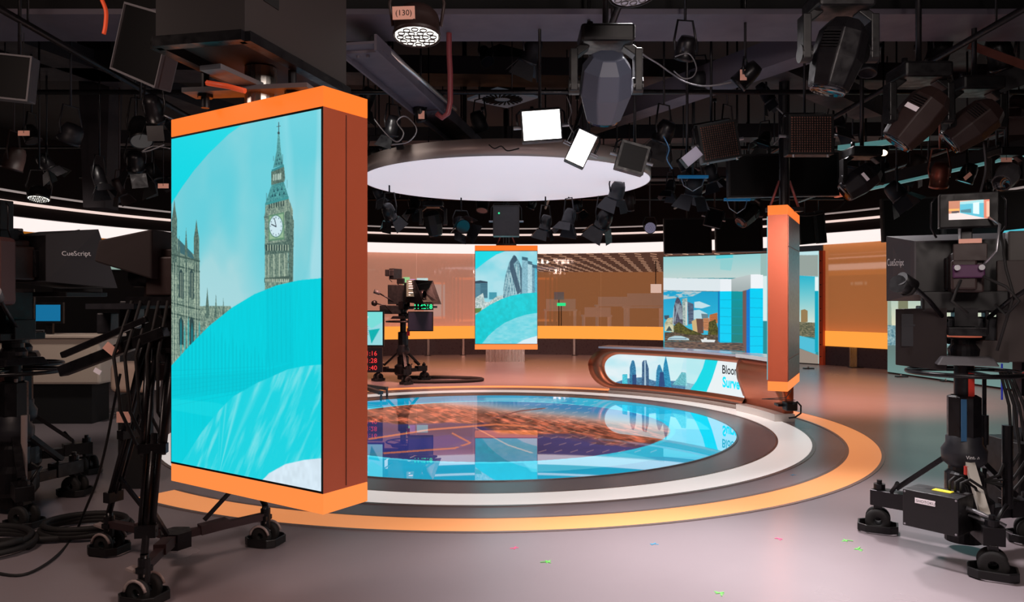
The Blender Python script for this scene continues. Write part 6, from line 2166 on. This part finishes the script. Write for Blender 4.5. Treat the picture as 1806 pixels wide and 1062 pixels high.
# ---- two pedestal cameras at the far left
e1, R, zr, zc, zb, zm, zv = studio_camera('pedestal_camera', -4.08, 6.35, math.radians(40), math.radians(62),
                                          'dark pedestal camera partly hidden behind the lettered hood of the leftmost camera', dict(hood=.40, ring=.98, lift=.34, hood_m=mat('slate_hood', (52, 52, 56), .55), vf=.1, body=black, cast=.3))
for k, (dx, dz, m_) in enumerate(((-.18, .36, red_dot), (.12, .30, red_dot), (.02, .33, yellow_m))):
    g = MB(); g.box((dx, -.3, zm - .30 + dz * .1), (.02, .02, .012)); g.build('indicator_light', m_, e1)
g = MB(); g.box((.05, -.22, .62), (.17, .14, .55)); g.build('column_cover', mat('dark_rust_cover', (64, 34, 30), .6), e1, bevel=.01)
e2, R, zr, zc, zb, zm, zv = studio_camera('pedestal_camera', -3.55, 5.45, math.radians(70), math.radians(20),
                                          'leftmost dark brown pedestal camera, cut off by the frame edge, with white-lettered prompter hood', dict(hood=.30, ring=1.0, lift=.28, logo='R', logo_size=.042, hood_m=MATS['slate_hood'], body=dkbrown, cast=.2, vf=.05))
g = MB(); g.box((-.02, -.30, zb + .12), (.36, .20, .46)); bb = g.build('rear_casing', mat('brown_casing', (92, 56, 52), .55), e2, bevel=.03)
g = MB(); g.box((-.02, -.405, zb + .13), (.36, .004, .012)); g.build('casing_joint', void, bb)
text_obj('casing_lettering', 'SHOTOKU', .035, textw, bb, face_frame((-.08, -.404, zb + .02), (1, 0, 0), (0, 0, 1)))
g = MB(); g.lathe([(0, .0), (.032, .0), (.032, .006), (0, .006)], (.08, -.405, zb + .24), (0, -1, 0), 20); g.build('round_badge', grey, bb)
g = MB(); g.cyl((.05, -.05, .05), (.05, -.05, .95), .012, 10); g.cyl((.14, -.1, .25), (.14, -.1, .7), .02, 10); g.build('side_rods', rubber_cap, e2)

# cream desk and small monitors behind the left cameras
q = at(60, 620, 9.5)
e = empty('cream_desk', (q.x, q.y, 0), None, 'cream coloured desk behind the dark cameras at far left', 'desk')
zt_ = at(0, 592, 9.5).z
g = MB(); g.box((0, 0, zt_ - .3), (1.9, .5, .56)); g.build('front_panel', cream, e, bevel=.03)
g = MB(); g.box((0, 0, zt_), (2.0, .6, .04)); g.build('desk_top', cream, e, bevel=.01)
g = MB(); g.box((0, 0.05, (zt_ - .58) / 2), (1.6, .4, zt_ - .58)); g.build('base', void, e)
q = at(20, 530, 9.2)
e = empty('rack_monitor', (q.x, q.y, zt_ + .02), None, 'thin monitor strip glowing cyan and green behind the left camera', 'monitor')
cv = Canvas(60, 12, lambda u, v: (u, v)); cv.a[:] = (30, 90, 110); cv.poly([(0, 0), (.7, 0), (.7, .5), (0, .5)], (60, 200, 230)); cv.poly([(0, .5), (.7, .5), (.7, 1), (0, 1)], (120, 220, 120)); cv.poly([(.7, 0), (1, 0), (1, .5), (.7, .5)], (230, 110, 70))
zq = q.z - zt_ - .02
g = MB(); g.box((0, 0.03, zq), (.52, .05, .14)); g.build('casing', black, e)
picture_mesh('screen', cv.done(), lambda a, b: ((a - .5) * .5, a * 0, zq + .05 - .10 * b), led_m, e)
g = MB(); g.box((0, .05, zq / 2), (.08, .05, zq)); g.build('stand', black_metal, e)
q = at(85, 552, 9.4)
e = empty('rack_monitor', (q.x, q.y, zt_ + .02), None, 'small monitor showing blue shapes between the two left pedestal cameras', 'monitor')
zq = q.z - zt_ - .02
g = MB(); g.box((0, 0.02, zq), (.36, .04, .26)); g.build('casing', black, e)
g = MB(); g.box((0, -.002, zq), (.30, .004, .2)); g.build('screen', mat('blue_screen', (10, 60, 90), .4, emit=(20, 120, 170), strength=.7), e)
g = MB(); g.box((0, .04, zq / 2), (.08, .04, max(.02, zq))); g.build('stand', black_metal, e)
a1, d1 = wall_angle(200)
q = at(200, 470, d1 - .1)
e = empty('wall_display', q, None, 'long pale teal display strip on the dark wall behind the tripod camera', 'display')
g = MB(); g.box((0, 0, 0), (1.5, .04, .13), Rz(math.radians(35))); g.build('lit_strip', mat('pale_teal_strip', (150, 180, 170), .5, emit=(130, 156, 146), strength=.9), e)
g = MB(); g.box((.02, .05, 0), (1.52, .04, .16), Rz(math.radians(35))); g.build('casing', black, e)

# coiled cables on the floor at the left
for i, (cx0, cy0, R0, n0, lb) in enumerate(((-3.25, 4.6, .34, 3, 'black cable coiled on the floor at the left edge'), (-2.75, 4.95, .26, 3, 'black cable coil on the floor behind the tripod dolly'))):
    g = MB(); pts = []
    for k in range(n0 * 28):
        a = 2 * math.pi * k / 28
        pts.append((cx0 + (R0 + .02 * math.sin(a * .37)) * math.cos(a), cy0 + (R0 * .8) * math.sin(a), .02 + .022 * (k / 28)))
    g.tube(pts, .019, 6)
    tag(g.build('floor_cable', rubber), lb, 'cable')
g = MB()
P = [on_floor(-20, 1008, .01), on_floor(40, 1014, .01), on_floor(95, 985, .01), on_floor(130, 945, .012), at(150, 900, 4.75), at(170, 850, 4.6), at(186, 790, 4.5), at(200, 720, 4.45), at(212, 660, 4.4)]
Q2 = []
for k in range(len(P) - 1):
    p0, p1, p2, p3 = P[max(k - 1, 0)], P[k], P[k + 1], P[min(k + 2, len(P) - 1)]
    for s_ in range(6):
        t = s_ / 6
        Q2.append(.5 * ((2 * p1) + (-p0 + p2) * t + (2 * p0 - 5 * p1 + 4 * p2 - p3) * t * t + (-p0 + 3 * p1 - 3 * p2 + p3) * t ** 3))
g.tube(Q2 + [P[-1]], .008, 8)
tag(g.build('camera_cable', rubber), 'thin black cable running from the floor up to the tripod camera', 'cable')
g = MB(); g.tube([on_floor(-10, 955, .03), on_floor(100, 950, .03), on_floor(170, 935, .03), on_floor(190, 925, .03)], .02, 8)
tag(g.build('dolly_cable', rubber), 'thick black cable lying straight to the dolly caster', 'cable')

# ---- equipment tower cut off by the right frame edge
e = empty('equipment_tower', (3.62, 5.4, 0), None, 'dark equipment tower cut off by the right frame edge, small screen on it', 'equipment tower')
g = MB(); g.box((.06, .1, .26), (.34, .4, .50)); g.build('base_box', black, e, bevel=.01)
g = MB(); g.box((.02, .05, .83), (.09, .10, .66)); g.build('column', black_metal, e)
g = MB(); g.box((-.035, -.01, .72), (.03, .01, .22)); g.build('pale_scale', rubber_cap, e)
g = MB(); g.box((.02, .05, 1.28), (.22, .2, .36)); hd = g.build('head_box', black, e, bevel=.01)
g = MB(); g.box((.03, -.055, 1.42), (.12, .006, .15)); g.build('label_panel', mat('maroon_panel', (110, 40, 44), .5), hd)
g = MB(); g.box((.0, -.055, 1.24), (.12, .006, .10)); g.build('pale_panel', diff_off, hd)
g = MB(); g.box((-.10, .1, .92), (.008, .01, .26)); g.build('blue_lit_strip', mat('blue_led_dots', (20, 20, 60), .4, emit=(40, 60, 220), strength=.25), e)
